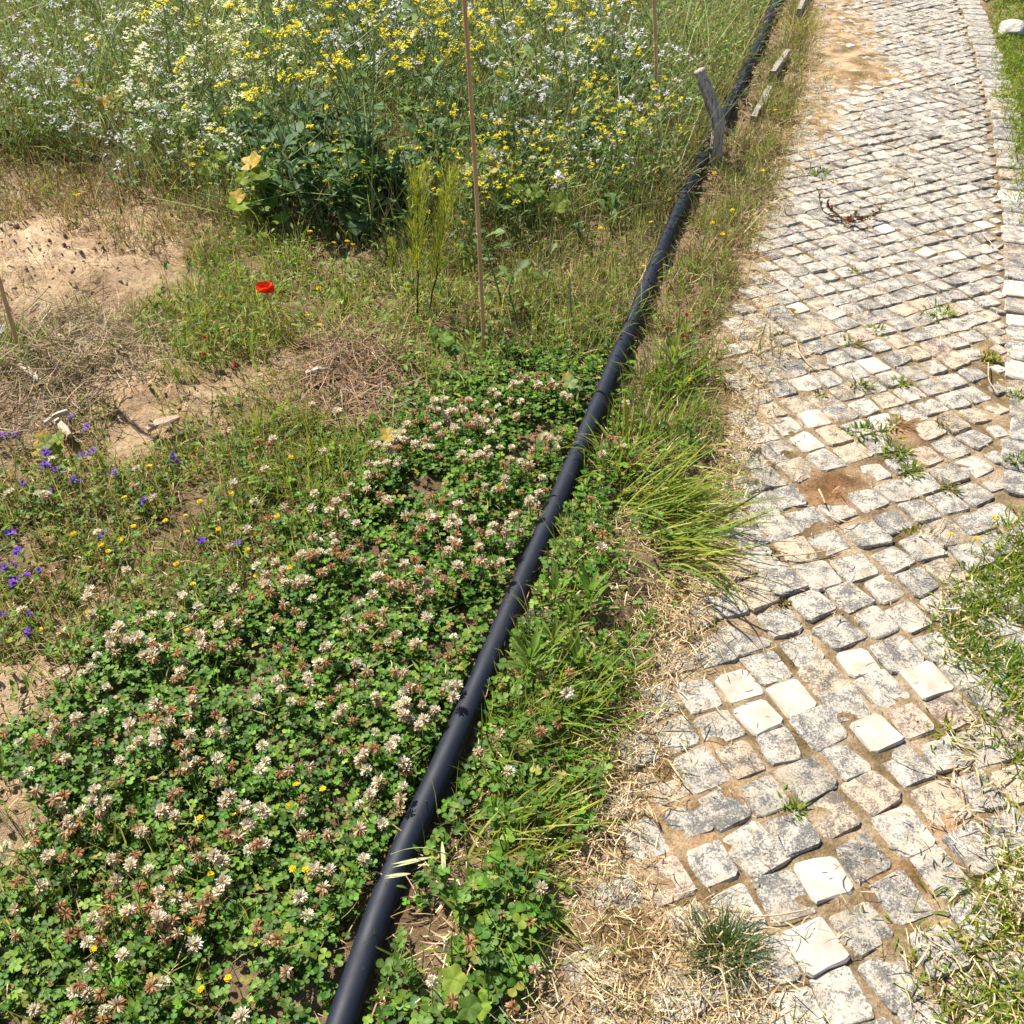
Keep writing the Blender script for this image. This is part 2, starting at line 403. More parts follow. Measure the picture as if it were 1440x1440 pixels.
RES = [(0,0,-4,-11),(1,0,-12,-11),(2,0,1,12),(3,0,-3,37),(0,1,6,-25),(-1,1,3,-20),(1,1,4,-7),(2,1,2,18),(3,1,-3,30),(0,2,-7,-29),(-1,2,-15,-18),(0,-1,-6,-9),(1,-1,-8,-3),(2,-1,-5,10),(-1,-1,5,-4),(0,-2,-8,-14),(1,-2,-2,-11),(-1,-2,1,5),(-2,-2,16,9),(2,-2,6,-10),(3,-1,-6,50),(3,-2,-10,35),(4,-2,-22,26),(4,-1,-6,21),(5,-1,-7,9),(1,-3,-9,-23),(2,-3,3,-13),(3,-3,-20,27),(4,-3,-16,27),(5,-3,9,9),(0,-3,-3,-17),(1,-4,6,-34),(2,-4,0,-18),(3,-4,-15,12),(4,-4,-8,15),(5,-4,-13,-3),(6,-4,8,-24),(1,-5,18,-34),(2,-5,0,-8),(3,-5,7,-2),(4,-5,10,21),(5,-5,21,16),(6,-5,13,-4),(2,-6,4,-3),(3,-6,3,-5),(4,-6,8,29),(5,-6,13,10),(6,-6,19,3),(7,-6,14,-16),(2,-7,12,1),(3,-7,3,5),(4,-7,-25,10),(5,-7,-13,-9),(6,-7,-6,-14),(7,-7,20,-26)]
RIJ = np.array([(r[0], r[1]) for r in RES], float); RDV = np.array([(r[2], r[3]) for r in RES]) / 1000.
LC0, LC1 = complex(.08356511, .03524647), complex(.55058041, .97678243)
SHR_S = np.linspace(-2, 14, 400); _u = np.clip((SHR_S - 1.8) / 2.2, 0, 1)
SHR_T = -2 + np.concatenate([[0], np.cumsum((1 - .22 * _u * _u * (3 - 2 * _u))[:-1] * np.diff(SHR_S))])
def sett_spot(i, j):
    z = LC0 * (i - 1j * j) + LC1
    w = np.exp(-((RIJ - (i, j)) ** 2).sum(1) / (2 * .55 ** 2))
    d = (w[:, None] * RDV).sum(0) / (w.sum() + .12)
    X, Y = z.real + d[0], z.imag + d[1]
    a0, s0 = X * CA - Y * SA, X * SA + Y * CA               # stones get a little smaller farther along
    u = min(max((s0 - 1.8) / 2.2, 0), 1); f = 1 - .22 * u * u * (3 - 2 * u)
    s1 = float(np.interp(s0, SHR_S, SHR_T)); a1 = .1 + (a0 - .1) * f
    x, y = from_as(np.array(a1), np.array(s1))
    return float(x), float(y), float(_frame(s1)[2] - ALPHA), f, a1, s1

def sett_mesh(name, sx, sy, tone, r, h=.05, rough=1.0):
    """one hewn stone: chamfered eight-sided top with a crowned, uneven face"""
    cut = .16; ring = []
    for cx, cy in ((1, 1), (-1, 1), (-1, -1), (1, -1)):
        jx, jy = r.normal(0, .06, 2) * rough; k1, k2 = r.uniform(.08, .30, 2)
        a = (cx * (1 + jx), cy * (1 + jy) - cy * k1 * 2 * .5); b = (cx * (1 + jx) - cx * k2, cy * (1 + jy))
        ring += [a, b] if cx * cy > 0 else [b, a]
    ring = np.array(ring)
    ring = np.concatenate([ring[:2], [(ring[1] + ring[2]) / 2 + r.normal(0, .03, 2)], ring[2:6], [(ring[5] + ring[6]) / 2 + r.normal(0, .03, 2)], ring[6:]]) * np.array([sx, sy]) / 2
    n = len(ring); V, F = [], []
    top = ring * (.94 + r.normal(0, .015, (n, 1))); tl = r.normal(0, .03, 2)
    V += [(0, 0, .0012 + r.normal(0, .0008))]
    V += [(x, y, r.normal(0, .0009) * rough + x * tl[0] + y * tl[1]) for x, y in top]
    V += [(x, y, -.0045 + r.normal(0, .001) + x * tl[0] + y * tl[1]) for x, y in ring]
    V += [(x * .98, y * .98, -h) for x, y in ring]
    for k in range(n):
        q = (k + 1) % n
        F.append((0, 1 + k, 1 + q))
        for lv in range(2): o = 1 + lv * n; F.append((o + k, o + n + k, o + n + q, o + q))
    return V, F
def mesh_pd(name, V, F, tone, mat, smooth=False):
    me = bpy.data.meshes.new(name); me.from_pydata([tuple(v) for v in V], [], F); me.update()
    me.attributes.new('tone', 'FLOAT', 'POINT').data.foreach_set('value', np.broadcast_to(np.asarray(tone, np.float32), (len(V),)).copy())
    me.polygons.foreach_set('use_smooth', np.full(len(me.polygons), smooth)); me.materials.append(mat); return me

Z1, Z2, Z3, Z4, Z5 = (2.88, 940, 1060), (2.88, 940, 760), (3.2727, 1000, 480), (3.6, 1040, 220), (4.235, 1100, 0)
WHITES = []
for (k, ox, oy), pts in ((Z1, [(628, 505), (600, 790), (1330, 500)]), (Z2, [(525, 650), (370, 730), (295, 600), (830, 775), (765, 495), (1055, 575)]),
        (Z3, [(480, 365), (450, 475), (700, 95), (1420, 170), (770, 380)]), (Z4, [(985, 500), (1080, 485), (310, 755), (740, 370), (1205, 345), (1160, 185), (1275, 325)]),
        (Z5, [(755, 190), (700, 210), (960, 187), (710, 285), (760, 357), (450, 440), (540, 412), (720, 440), (690, 487), (740, 515), (645, 537), (505, 530), (380, 490), (370, 560),
              (495, 607), (815, 625), (945, 630), (795, 660), (800, 712), (865, 735), (1000, 735), (1090, 760), (600, 930), (430, 280), (1165, 905)])):
    WHITES += [tuple(at(ox + x / k, oy + y / k)) for x, y in pts]
WHITES = np.array(WHITES)
HOLES = [at(1172, 690), at(1195, 668), at(1270, 610)]
setts = []
for i in range(-16, 100):
    for j in range(-110, 16):
        z0 = LC0 * (i - 1j * j) + LC1
        if not (-3 < z0.real < 7 and 0 < z0.imag < 12): continue
        X, Y, rz, f, a, s = sett_spot(i, j)
        lo = path_left(s) + .01
        if not (lo < a < (PATH_J + .012 if s > 2.3 else .59) and .3 < s < 9): continue
        if a > PATH_J - .045 and s > 2.3:                                 # cut stones fill the saw-tooth along the border course
            X, Y = (float(v) for v in from_as(np.array(PATH_J - .024), np.array(s))); f *= .60; rz += PI / 4 * 0
        if min(math.hypot(X - h[0], Y - h[1]) for h in HOLES) < .05: continue
        setts.append([X, Y, rz, f])
setts = np.array(setts)
white_ids = set()
for w in WHITES: white_ids.add(int(np.argmin(((setts[:, :2] - w) ** 2).sum(1))))
px_, py_ = proj(setts[:, 0], setts[:, 1], 0.02)
vis = (px_ > -20) & (px_ < 1460) & (py_ > -10) & (py_ < 1470)
order = sorted(range(len(setts)), key=lambda k: (not vis[k], np.hypot(setts[k, 0], setts[k, 1])))
r1 = np.random.default_rng(5)
VAR = [mesh_pd('sett', *sett_mesh('s', .0860 * r1.uniform(.88, 1.04), .0860 * r1.uniform(.86, 1.04), 0, r1), r1.uniform(-.10, .11), M_STONE) for k in range(60)]
VARW = [mesh_pd('white_sett', *sett_mesh('s', .080 * r1.uniform(.92, 1.04), .080 * r1.uniform(.92, 1.04), 0, r1, rough=.7), 0, M_WHITE) for k in range(10)]
far_V, far_F, far_t, far_w = [], [], [], []
latt = math.atan2(LC0.imag, LC0.real)
def bed_z(X, Y):
    a, s = to_as(X, Y); z = .003 * float(n_mid(np.array([X]), np.array([Y]))[0])
    return z
def border_stones():
    s = 2.36
    r = np.random.default_rng(8)
    while s < 9:
        L = r.uniform(.085, .15); X, Y = from_as(np.array(.472 + r.normal(0, .005)), np.array(s + L / 2))
        yield float(X), float(Y), -float(_frame(s)[2]), L * .93, r.uniform(.125, .142); s += L
n_part = 0
BW = [at(1377, 67), at(1386, 104), at(1417, 274), at(1421, 409), at(1424, 451), at(1436, 530), at(1418, 562)]
bstones = list(border_stones())
items = [('sett', k) for k in order if vis[k]][:270] + [('edge', k) for k in range(len(bstones)) if bstones[k][1] < 6.2][:30]
chosen = set(items)
for k in range(len(setts)):
    X, Y, rz, fs = setts[k]; w = k in white_ids
    me = (VARW[k % len(VARW)] if w else VAR[int(r1.integers(0, len(VAR)))])
    z = .0055 + bed_z(X, Y) + r1.normal(0, .0013) + (.001 if w else 0)
    rot = latt - rz + r1.normal(0, .075) + (PI / 2) * int(r1.integers(0, 4)); sc = r1.normal(1.0, .03) * fs; tx, ty = r1.normal(0, .025, 2)
    if ('sett', k) in chosen:
        o = bpy.data.objects.new('paving_stone', me); COL.objects.link(o); o.parent = path
        o.location = (X, Y, z); o.rotation_euler = (tx, ty, rot); o.scale = (sc, sc, 1)
    else:
        V = np.array([v.co[:] for v in me.vertices]); c, s_ = math.cos(rot), math.sin(rot)
        W = np.stack([X + sc * (V[:, 0] * c - V[:, 1] * s_), Y + sc * (V[:, 0] * s_ + V[:, 1] * c), z + V[:, 2] + tx * V[:, 1] - ty * V[:, 0]], -1)
        b = sum(len(q) for q in far_V); far_V.append(W); far_F += [tuple(b + v for v in p.vertices) for p in me.polygons]
        far_w += [1 if w else 0] * len(me.polygons); t = me.attributes['tone'].data[0].value; far_t += [t] * len(V)
for k, (X, Y, rz, L, Wd) in enumerate(bstones):
    w = min(math.hypot(X - q[0], Y - q[1]) for q in BW) < .07
    V, F = sett_mesh('b', Wd, L, 0, r1, rough=.8); tone = r1.uniform(-.02, .14)
    if ('edge', k) in chosen:
        o = bpy.data.objects.new('border_stone', mesh_pd('border_stone', V, F, tone, M_WHITE if w else M_STONE)); COL.objects.link(o); o.parent = path
        o.location = (X, Y, .007 + bed_z(X, Y)); o.rotation_euler = (r1.normal(0, .02), r1.normal(0, .02), rz)
    else:
        V = np.array(V); c, s_ = math.cos(rz), math.sin(rz); b = sum(len(q) for q in far_V)
        far_V.append(np.stack([X + V[:, 0] * c - V[:, 1] * s_, Y + V[:, 0] * s_ + V[:, 1] * c, .007 + V[:, 2]], -1))
        far_F += [tuple(b + v for v in f) for f in F]; far_w += [0] * len(F); far_t += [tone] * len(V)
me = mesh_pd('far_paving_stones', np.concatenate(far_V), far_F, np.array(far_t, np.float32), M_STONE)
me.materials.append(M_WHITE); me.polygons.foreach_set('material_index', np.array(far_w, np.int32))
o = link('far_paving_stones', me, None, path); tag(o, kind='stuff')

# ------------------------------------------------------------------ the black pipe
PPX = [(485, 1440), (515, 1340), (560, 1220), (600, 1135), (640, 1060), (700, 905), (755, 780), (800, 680), (840, 575), (880, 480), (925, 370), (965, 270), (1000, 205), (1040, 120), (1065, 70), (1090, 5)]
PR = .024
pg = np.array([at(x, y, PR) for x, y in PPX])
pg = np.concatenate([[pg[0] + (pg[0] - pg[2]) * 1.6], pg, [pg[-1] + (pg[-1] - pg[-2]) * 1.5], [pg[-1] + (pg[-1] - pg[-2]) * 3.2]])
pl = smooth_line(pg, 220)
for c_ in (0, 1): pl[:, c_] = np.convolve(np.pad(pl[:, c_], 14, 'reflect', reflect_type='odd'), np.ones(29) / 29, 'valid')
pz = gh(pl[:, 0], pl[:, 1]); kern = np.ones(61) / 61; pz = np.convolve(np.pad(pz, 30, 'edge'), kern, 'valid') + PR + .004
PIPE = np.concatenate([pl, pz[:, None]], 1)
me = Soup().add(tubes(PIPE, PR, (.01, .01, .01), 20)).mesh('black_pipe')
o = link('black_pipe', me, M_PIPE); tag(o, 'long black plastic water pipe lying along the paved path', 'pipe')
def pipe_dist(P):
    d = np.full(len(P), 9.)
    for k in range(0, len(PIPE), 2): d = np.minimum(d, np.hypot(P[:, 0] - PIPE[k, 0], P[:, 1] - PIPE[k, 1]))
    return d

# ------------------------------------------------------------------ canes, stake, boards, rock, hose, chips
def cane(base_px, top_px, length, rad, label, rz=None):
    b = at(*base_px); Y = b[1]; base = np.array([b[0], Y, float(gh(*b))]); top = at_depth(top_px[0], top_px[1], Y)
    d = (top - base); d /= np.linalg.norm(d); d += np.array([0, .03, 0]); d /= np.linalg.norm(d)
    t = np.linspace(-.06, length, 40); P = base + d * t[:, None]; P[:, 0] += .004 * np.sin(t * 3.1) ; P[:, 1] += .004 * np.sin(t * 2.3 + 1)
    r = np.full(40, rad) * (1 - .15 * np.linspace(0, 1, 40)); 
    root = empty('bamboo_cane', base); tag(root, label, 'cane', 'bamboo canes standing in the weeds')
    part('shaft', Soup().add(tubes(P - base, r, (1, 1, 1), 10)).mesh('cane_shaft'), M_CANE, root)
    for h in np.arange(.16, length, .23):
        q = base + d * h; q = np.array([q + d * e for e in (-.006, -.002, .002, .006)]); q[:, 0] += .004 * math.sin(h * 3.1); q[:, 1] += .004 * math.sin(h * 2.3 + 1)
        part('node_ring', Soup().add(tubes(q - base, np.array([rad * .9, rad * 1.22, rad * 1.22, rad * .9]), (1, 1, 1), 10)).mesh('cane_node'), M_CANE, root)
cane((681, 506), (652, 0), 1.45, .0062, 'tall bamboo cane standing before the yellow mustard field')
cane((926, 196), (919, 0), 1.1, .0085, 'thinner far bamboo cane left of the driftwood stake')
cane((34, 516), (0, 412), 1.0, .0066, 'leaning bamboo cane in the straw at the left edge')

def rough_tube(pts, rad, sides, seed, amp):
    r = np.random.default_rng(seed); V, Q, C = tubes(pts, rad, (1, 1, 1), sides); K = len(pts); V = V.reshape(K, sides, 3); ctr = np.asarray(pts)[:, None]
    ridge = r.normal(0, amp * 1.1, (1, sides, 1)); ridge = np.where(np.abs(ridge) > amp * 1.3, ridge * 1.4, ridge)
    lob = 1 + ridge + amp * np.sin(np.arange(sides) * 2 * PI / sides * 3 + r.uniform(0, 6)) [None, :, None] + r.normal(0, amp * .7, (1, sides, 1)) + r.normal(0, amp * .5, (K, sides, 1))
    return (ctr + (V - ctr) * lob).reshape(-1, 3), Q, C
def cap(vqc, K, sides):
    V, Q, C = vqc; V = np.concatenate([V, [V[:sides].mean(0)], [V[-sides:].mean(0)]]); n = len(V); k = np.arange(sides); k2 = (k + 1) % sides; e = (K - 1) * sides
    Q2 = np.stack([np.full(sides, n - 2), k2, k, k], -1); Q3 = np.stack([np.full(sides, n - 1), e + k, e + k2, e + k2], -1)
    return V, np.concatenate([Q, np.stack([k2 * 0 + n - 2, k2, (k + 0), np.full(sides, n - 2)], -1)[:0], ]), np.concatenate([C, C[:2]]), Q2, Q3
def tube_closed(name, pts, rad, sides, seed, amp, mat, parent=None):
    V, Q, C = rough_tube(pts, rad, sides, seed, amp); K = len(pts)
    V = np.concatenate([V, [V[:sides].mean(0)], [V[-sides:].mean(0)]]); n = len(V); e = (K - 1) * sides
    F = [tuple(q) for q in Q] + [(n - 2, (k + 1) % sides, k) for k in range(sides)] + [(n - 1, e + k, e + (k + 1) % sides) for k in range(sides)]
    me = bpy.data.meshes.new(name); me.from_pydata([tuple(v) for v in V], [], F); me.update(); me.polygons.foreach_set('use_smooth', np.full(len(F), True)); me.materials.append(mat)
    return me
bx, by = at(1006, 236); Yk = by
kp = [at_depth(1005, 246, Yk), at_depth(1006, 226, Yk), at_depth(1008, 200, Yk), at_depth(1010, 176, Yk), at_depth(1002, 150, Yk + .01), at_depth(992, 122, Yk + .02), at_depth(983, 98, Yk + .03)]
kp = smooth_line(np.array(kp), 40); kb = kp[0].copy()
root = empty('driftwood_stake', (bx, by, 0)); tag(root, 'grey weathered driftwood stake bent beside the black pipe', 'stake')
rr = np.interp(np.linspace(0, 1, 40), [0, .1, .45, .55, .8, 1], [.025, .027, .027, .031, .027, .023])
part('shaft', tube_closed('stake_shaft', kp - np.array([bx, by, 0]), rr, 22, 3, .075, M_WOOD), M_WOOD, root)
st = np.array([at_depth(1012, 196, Yk), at_depth(1016, 180, Yk), at_depth(1018, 168, Yk + .005)]); st = smooth_line(st, 6)
part('broken_fork', tube_closed('stake_fork', st - np.array([bx, by, 0]), np.linspace(.013, .008, 6), 9, 4, .12, M_WOOD), M_WOOD, root)

def slab(name, p0, p1, z0, z1, th, mat, seed, label, cat, group=None, parts=6):
    r = np.random.default_rng(seed); p0, p1 = np.array(p0), np.array(p1); d = p1 - p0; L = np.linalg.norm(d); d /= L; nrm = np.array([-d[1], d[0]])
    V, F = [], []
    for k in range(parts + 1):
        q = p0 + d * L * k / parts; zz = z0 + (z1 - z0) * k / parts + r.normal(0, .003); g = float(gh(*p0)) * (1 - k / parts) + float(gh(*p1)) * k / parts; t = th * (1 + r.normal(0, .06))
        for sgn, zt in ((-1, -.03), (-1, zz - .004), (-.8, zz), (.8, zz), (1, zz - .004), (1, -.03)):
            V.append((*(q + nrm * sgn * t / 2), g + zt))
    for k in range(parts):
        for e in range(5): a = k * 6 + e; F.append((a, a + 1, a + 7, a + 6))
    F += [(0, 5, 4, 3, 2, 1), tuple(parts * 6 + e for e in range(6))]
    c = np.array([*p0, 0]); me = bpy.data.meshes.new(name); me.from_pydata([tuple(np.array(v) - c) for v in V], [], F); me.update(); me.materials.append(mat)
    o = link(name, me); o.location = c; return tag(o, label, cat, group)
slab('edging_board', at(1058, 176), at(1080, 138), .05, .045, .028, M_BOARD, 1, 'bleached edging board half buried in weeds right of the driftwood stake', 'edging board', 'edging boards between pipe and path')
slab('edging_board', at(1083, 126), at(1106, 86), .075, .07, .03, M_BOARD, 2, 'bleached edging board standing clear of dry grass, middle of the row', 'edging board', 'edging boards between pipe and path')
slab('edging_board', at(1121, 32), at(1134, -4), .07, .075, .03, M_BOARD, 3, 'farthest bleached edging board where the paved path leaves the picture', 'edging board', 'edging boards between pipe and path')

def rock(name, px, py, size, seed, label, mat, cat='rock'):
    import bmesh
    bm = bmesh.new(); bmesh.ops.create_icosphere(bm, subdivisions=4, radius=1.0); r = np.random.default_rng(seed)
    planes = [(Vector(r.normal(0, 1, 3)).normalized(), r.uniform(.62, .95)) for _ in range(16)]
    for v in bm.verts:
        p = v.co.copy()
        for nn, dd in planes:
            k = p.dot(nn) - dd
            if k > 0: p -= nn * k * .95
        q = p * 3; p *= 1 + .04 * math.sin(q.x * 3 + 1) * math.sin(q.y * 4) + .03 * math.sin(q.z * 7 + q.x * 5)
        v.co = Vector((p.x * size[0], p.y * size[1], p.z * size[2]))
    me = bpy.data.meshes.new(name); bm.to_mesh(me); bm.free(); me.polygons.foreach_set('use_smooth', np.full(len(me.polygons), True)); me.materials.append(mat)
    x, y = at(px, py); o = link(name, me); o.location = (x, y, float(gh(x, y)) + size[2] * .6); o.rotation_euler = (.1, -.15, 2.2); return tag(o, label, cat)
rock('white_rock', 1421, 50, (.085, .07, .06), 12, 'white rounded rock on the lawn right of the path', M_ROCK)
rock('pale_stone', 0, 476, (.045, .035, .03), 4, 'pale stone in the grass by the leaning left cane', M_ROCK, 'stone')

hc = at(1424, 5) + np.array([0, .12]); g0 = float(gh(*hc))
th = np.linspace(0, 2 * PI * 2.3, 140)
hp = np.stack([hc[0] + .1 + (.33 + .02 * np.sin(th * .7)) * np.cos(th), hc[1] + .14 + (.26 + .03 * np.sin(th * .45 + 1)) * np.sin(th), g0 + .014 + .022 * th / (2 * PI) + .006 * np.sin(th * 2)], -1)
o = link('garden_hose', Soup().add(tubes(hp, .0135, (1, 1, 1), 10)).mesh('garden_hose'), M_HOSE); tag(o, 'coil of pink garden hose at the far end of the lawn', 'hose')
pa, pb = at(-60, 205), at(16, 214)
bp = smooth_line(np.array([(pa[0], pa[1], .05), ((pa[0] + pb[0]) / 2, (pa[1] + pb[1]) / 2, .055), (pb[0], pb[1], .05)]), 12)
o = link('black_pipe_offcut', tube_closed('black_pipe_offcut', bp, np.full(12, .045), 16, 2, .01, M_BLACK), M_BLACK); tag(o, 'black plastic pipe end half hidden in weeds at the left edge', 'pipe')

def chip(px0, py0, px1, py1, w, label, z=.03, col=M_CHIP):
    p0, p1 = at(px0, py0, z), at(px1, py1, z); r = np.random.default_rng(int(px0 * 7 + py0)); n = 6; d = (p1 - p0); L = np.linalg.norm(d); d /= L; nn = np.array([-d[1], d[0]])
    V, F = [], []
    c = np.array([*((p0 + p1) / 2), float(gh(*((p0 + p1) / 2))) + z])
    for k in range(n):
        f = k / (n - 1); ww = w * (.45 + .55 * math.sin(PI * (.12 + .76 * f))) * r.uniform(.85, 1.1); q = p0 + d * L * f
        for sx, zz in ((-1, 0), (-.7, .006), (.6, .008), (1, .001), (.6, -.006), (-.6, -.006)):
            V.append((q[0] + nn[0] * sx * ww / 2 - c[0], q[1] + nn[1] * sx * ww / 2 - c[1], zz + .008 * math.sin(f * 3) * r.uniform(.6, 1.2)))
    for k in range(n - 1):
        for e in range(6): a = k * 6; F.append((a + e, a + (e + 1) % 6, a + 6 + (e + 1) % 6, a + 6 + e))
    F += [tuple(range(5, -1, -1)), tuple(range((n - 1) * 6, n * 6))]
    me = bpy.data.meshes.new('wood_chip'); me.from_pydata(V, [], F); me.update(); me.materials.append(col)
    o = link('wood_chip', me); o.location = c; tag(o, label, 'wood chip', 'wood chips lying in the straw')
chip(76, 588, 98, 612, .022, 'grey flat wood chip between purple flowers and the straw heap')
chip(30, 522, 60, 545, .02, 'long pale wood chip at the foot of the leaning left cane')
chip(432, 538, 462, 532, .02, 'white splintered wood chip on the left side of brown straw heap')
chip(80, 480, 97, 490, .014, 'small whitish wood chip in the upper part of the straw heap')
chip(205, 600, 250, 583, .034, 'pinkish flake of clay on the clay clod heap', .04, M_CLAY)  # a piece of clay, not wood; only shares the chip outline
chip(62, 594, 95, 577, .012, 'thin straight stick on the lower edge of the straw heap', .05)

# ------------------------------------------------------------------ vegetation: palettes and scatter
FRESH = [(.15, .24, .022), (.20, .29, .03), (.11, .19, .018), (.25, .32, .05)]
YGRN = [(.27, .29, .03), (.33, .33, .05), (.21, .25, .025), (.38, .36, .10)]
OLIVE = [(.19, .20, .045), (.14, .165, .03), (.26, .25, .075), (.32, .29, .12), (.10, .13, .025)]
FIELD = [(.23, .31, .07), (.16, .24, .045), (.31, .36, .13), (.11, .18, .035), (.38, .38, .18)]
DRY = [(.52, .39, .20), (.42, .30, .14), (.62, .50, .30), (.30, .19, .08), (.56, .44, .24)]
PALE = [(.70, .56, .34), (.60, .45, .25), (.76, .65, .45), (.50, .35, .18), (.38, .23, .11)]
BROWN = [(.26, .16, .08), (.34, .22, .12), (.18, .10, .05), (.40, .28, .17)]
CLOV = [(.065, .15, .010), (.10, .21, .016), (.042, .11, .007), (.16, .26, .03)]
BLUEG = [(.04, .105, .035), (.06, .14, .045), (.03, .08, .025), (.09, .18, .06)]
HERB = [(.10, .19, .03), (.15, .24, .04), (.07, .145, .022)]
KD = 2.7
BLADE = [1, .95, .7, .08]; BLADE5 = [.8, 1, .95, .7, .06]; OVAL = [.1, .7, 1, .85, .45, .04]; LANCE = [.25, .7, 1, .85, .5, .03]

def scatter(poly, dens, jit=.03, clump=0.0, z=.03, path_ok=False, clear=.03, tall=False):
    G = np.array([at(x, y, z) for x, y in poly]); lo, hi = G.min(0), G.max(0)
    n = int(dens * np.prod(hi - lo)); P = rng.uniform(lo, hi, (n, 2)); P = P[in_poly(P, G)]
    P = P + rng.normal(0, jit, P.shape)
    if clump: P = P[rng.random(len(P)) < np.clip(.55 + clump * (n_clump(P[:, 0], P[:, 1]) * .6 + n_clump2(P[:, 0], P[:, 1]) * .4), .02, 1)]
    if not path_ok:
        a, s = to_as(P[:, 0], P[:, 1]); P = P[(a < path_left(s) - .01) | (a > PATH_R - .02)]
    pd_ = pipe_dist(P); near_side = P[:, 0] > np.interp(P[:, 1], PIPE[:, 1], PIPE[:, 0])
    P = P[pd_ > np.where(near_side & tall, np.maximum(clear, np.interp(P[:, 1], [1.5, 4, 6], [clear, .075, .12])), clear)]
    return P[(P[:, 1] > .2)]
def base3(P, dz=-.004, path=False):
    z = np.maximum(gh(P[:, 0], P[:, 1]), .006) if path else gh(P[:, 0], P[:, 1])
    return np.concatenate([P, (z + dz)[:, None]], 1)
def dirs(n, mean=None, spread=9): return rng.uniform(0, 2 * PI, n) if mean is None else rng.normal(mean, spread, n)

STUFF = {}
def stuff(name): return STUFF.setdefault(name, Soup())
def grass(name, poly, dens_, L, W, pal, lean=(.15, .45), curve=(.3, 1.0), clump=.5, az=None, azs=1.0, path_ok=False, tip=None, jit=.03, dz=-.004, clear=.03, z=.03, prof=BLADE):
    P = scatter(poly, dens_ * KD, jit, clump, z, path_ok, clear, True); n = len(P)
    if n == 0: return
    c = pick(pal, n); c1 = c if tip is None else np.where(rng.random((n, 1)) < .4, pick(tip, n), c)
    B = base3(P, 0, path_ok); B[:, 2] += dz if np.ndim(dz) == 0 else rng.uniform(*dz, n)
    stuff(name).add(strips(B, dirs(n, az, azs), rng.uniform(*L, n) * rng.uniform(.7, 1.2, n), rng.uniform(*W, n), np.abs(rng.normal(lean[0], lean[1], n)), rng.normal(curve[0], curve[1], n), prof,
                           roll=rng.normal(0, .8, n), wig=rng.normal(0, .5, n), c0=c, c1=c1))
def litter(name, poly, dens, L, W, pal, zr=(.003, .025), clump=.4, path_ok=False, jit=.03, az=None, azs=1., tilt=.16, clear=.03):
    P = scatter(poly, dens * KD, jit, clump, .01, path_ok, clear); n = len(P)
    if n == 0: return
    B = base3(P, 0, path_ok); B[:, 2] += rng.uniform(*zr, n)
    stuff(name).add(strips(B, dirs(n, az, azs), rng.uniform(*L, n), rng.uniform(*W, n), PI / 2 + rng.normal(0, tilt, n), rng.normal(0, .5, n), [.7, 1, .9, .5],
                           roll=rng.normal(0, .7, n), wig=rng.normal(0, .35, n), c0=pick(pal, n), c1=pick(pal, n)))
def herb(name, poly, dens, L, W, pal, zr=(.0, .06), clump=.4, lean=(.9, .35), prof=OVAL, path_ok=False, clear=.03, z=.03, jit=.03, az=None, azs=1.):
    P = scatter(poly, dens * 1.8, jit, clump, z, path_ok, clear); n = len(P)
    if n == 0: return
    B = base3(P, 0, path_ok); B[:, 2] += rng.uniform(*zr, n)
    stuff(name).add(strips(B, dirs(n, az, azs), rng.uniform(*L, n), rng.uniform(*W, n), rng.normal(lean[0], lean[1], n), rng.normal(.5, .5, n), prof, fold=.35, roll=rng.normal(0, .35, n), c0=pick(pal, n), c1=pick(pal, n)))

# zones in the photograph's pixels, dropped on the ground
Z_CLOVER = [(-90, 1040), (20, 1010), (110, 910), (320, 860), (430, 770), (490, 650), (590, 560), (700, 500), (850, 480), (845, 570), (800, 690), (750, 800), (700, 920), (640, 1070), (560, 1240), (490, 1460), (440, 1640), (-140, 1640)]
Z_CLOVER_R = [(600, 1230), (680, 1020), (745, 920), (800, 980), (790, 1150), (850, 1330), (880, 1440), (900, 1640), (500, 1640), (540, 1420)]
Z_SOIL1 = [(-120, 925), (70, 915), (115, 955), (60, 1005), (-120, 1040)]; Z_SOIL2 = [(-120, 1090), (40, 1100), (70, 1150), (35, 1215), (-120, 1250)]
Z_WIRY = [(-100, 690), (60, 640), (200, 625), (300, 590), (450, 570), (560, 590), (490, 760), (340, 870), (110, 925), (-100, 940)]
Z_STRAW = [(-80, 450), (120, 425), (220, 455), (235, 520), (150, 580), (60, 630), (-80, 640)]
Z_STRAW2 = [(425, 500), (470, 462), (560, 470), (585, 520), (560, 610), (500, 615), (440, 575)]
Z_SAND = [(-120, 300), (110, 330), (235, 385), (180, 430), (-120, 450)]
Z_DRYL = [(-120, 150), (220, 170), (330, 290), (300, 400), (120, 330), (-120, 300)]
Z_MID = [(240, 390), (330, 320), (620, 330), (760, 400), (830, 480), (580, 560), (430, 470), (250, 540), (190, 440)]
Z_FIELD = [(-120, -90), (1080, -90), (1060, 60), (1000, 180), (930, 300), (640, 340), (320, 320), (120, 220), (-120, 200)]
Z_PIPEL = [(700, 230), (960, 40), (1040, 60), (1010, 180), (940, 320), (870, 480), (800, 520), (680, 440), (640, 340)]
Z_DUFF = [(880, 190), (1000, 170), (990, 230), (930, 300), (880, 270)]
Z_STRIP1 = [(1090, -60), (1160, -60), (1140, 120), (1120, 230), (1070, 300), (990, 250), (1050, 130)]
Z_STRIP2 = [(985, 260), (1080, 290), (1075, 400), (1090, 470), (1050, 590), (1040, 650), (930, 560), (850, 640), (880, 520), (930, 400)]
Z_STRIP3 = [(840, 620), (930, 560), (1040, 640), (1020, 790), (960, 880), (900, 960), (860, 1100), (720, 1080), (690, 950), (750, 820)]
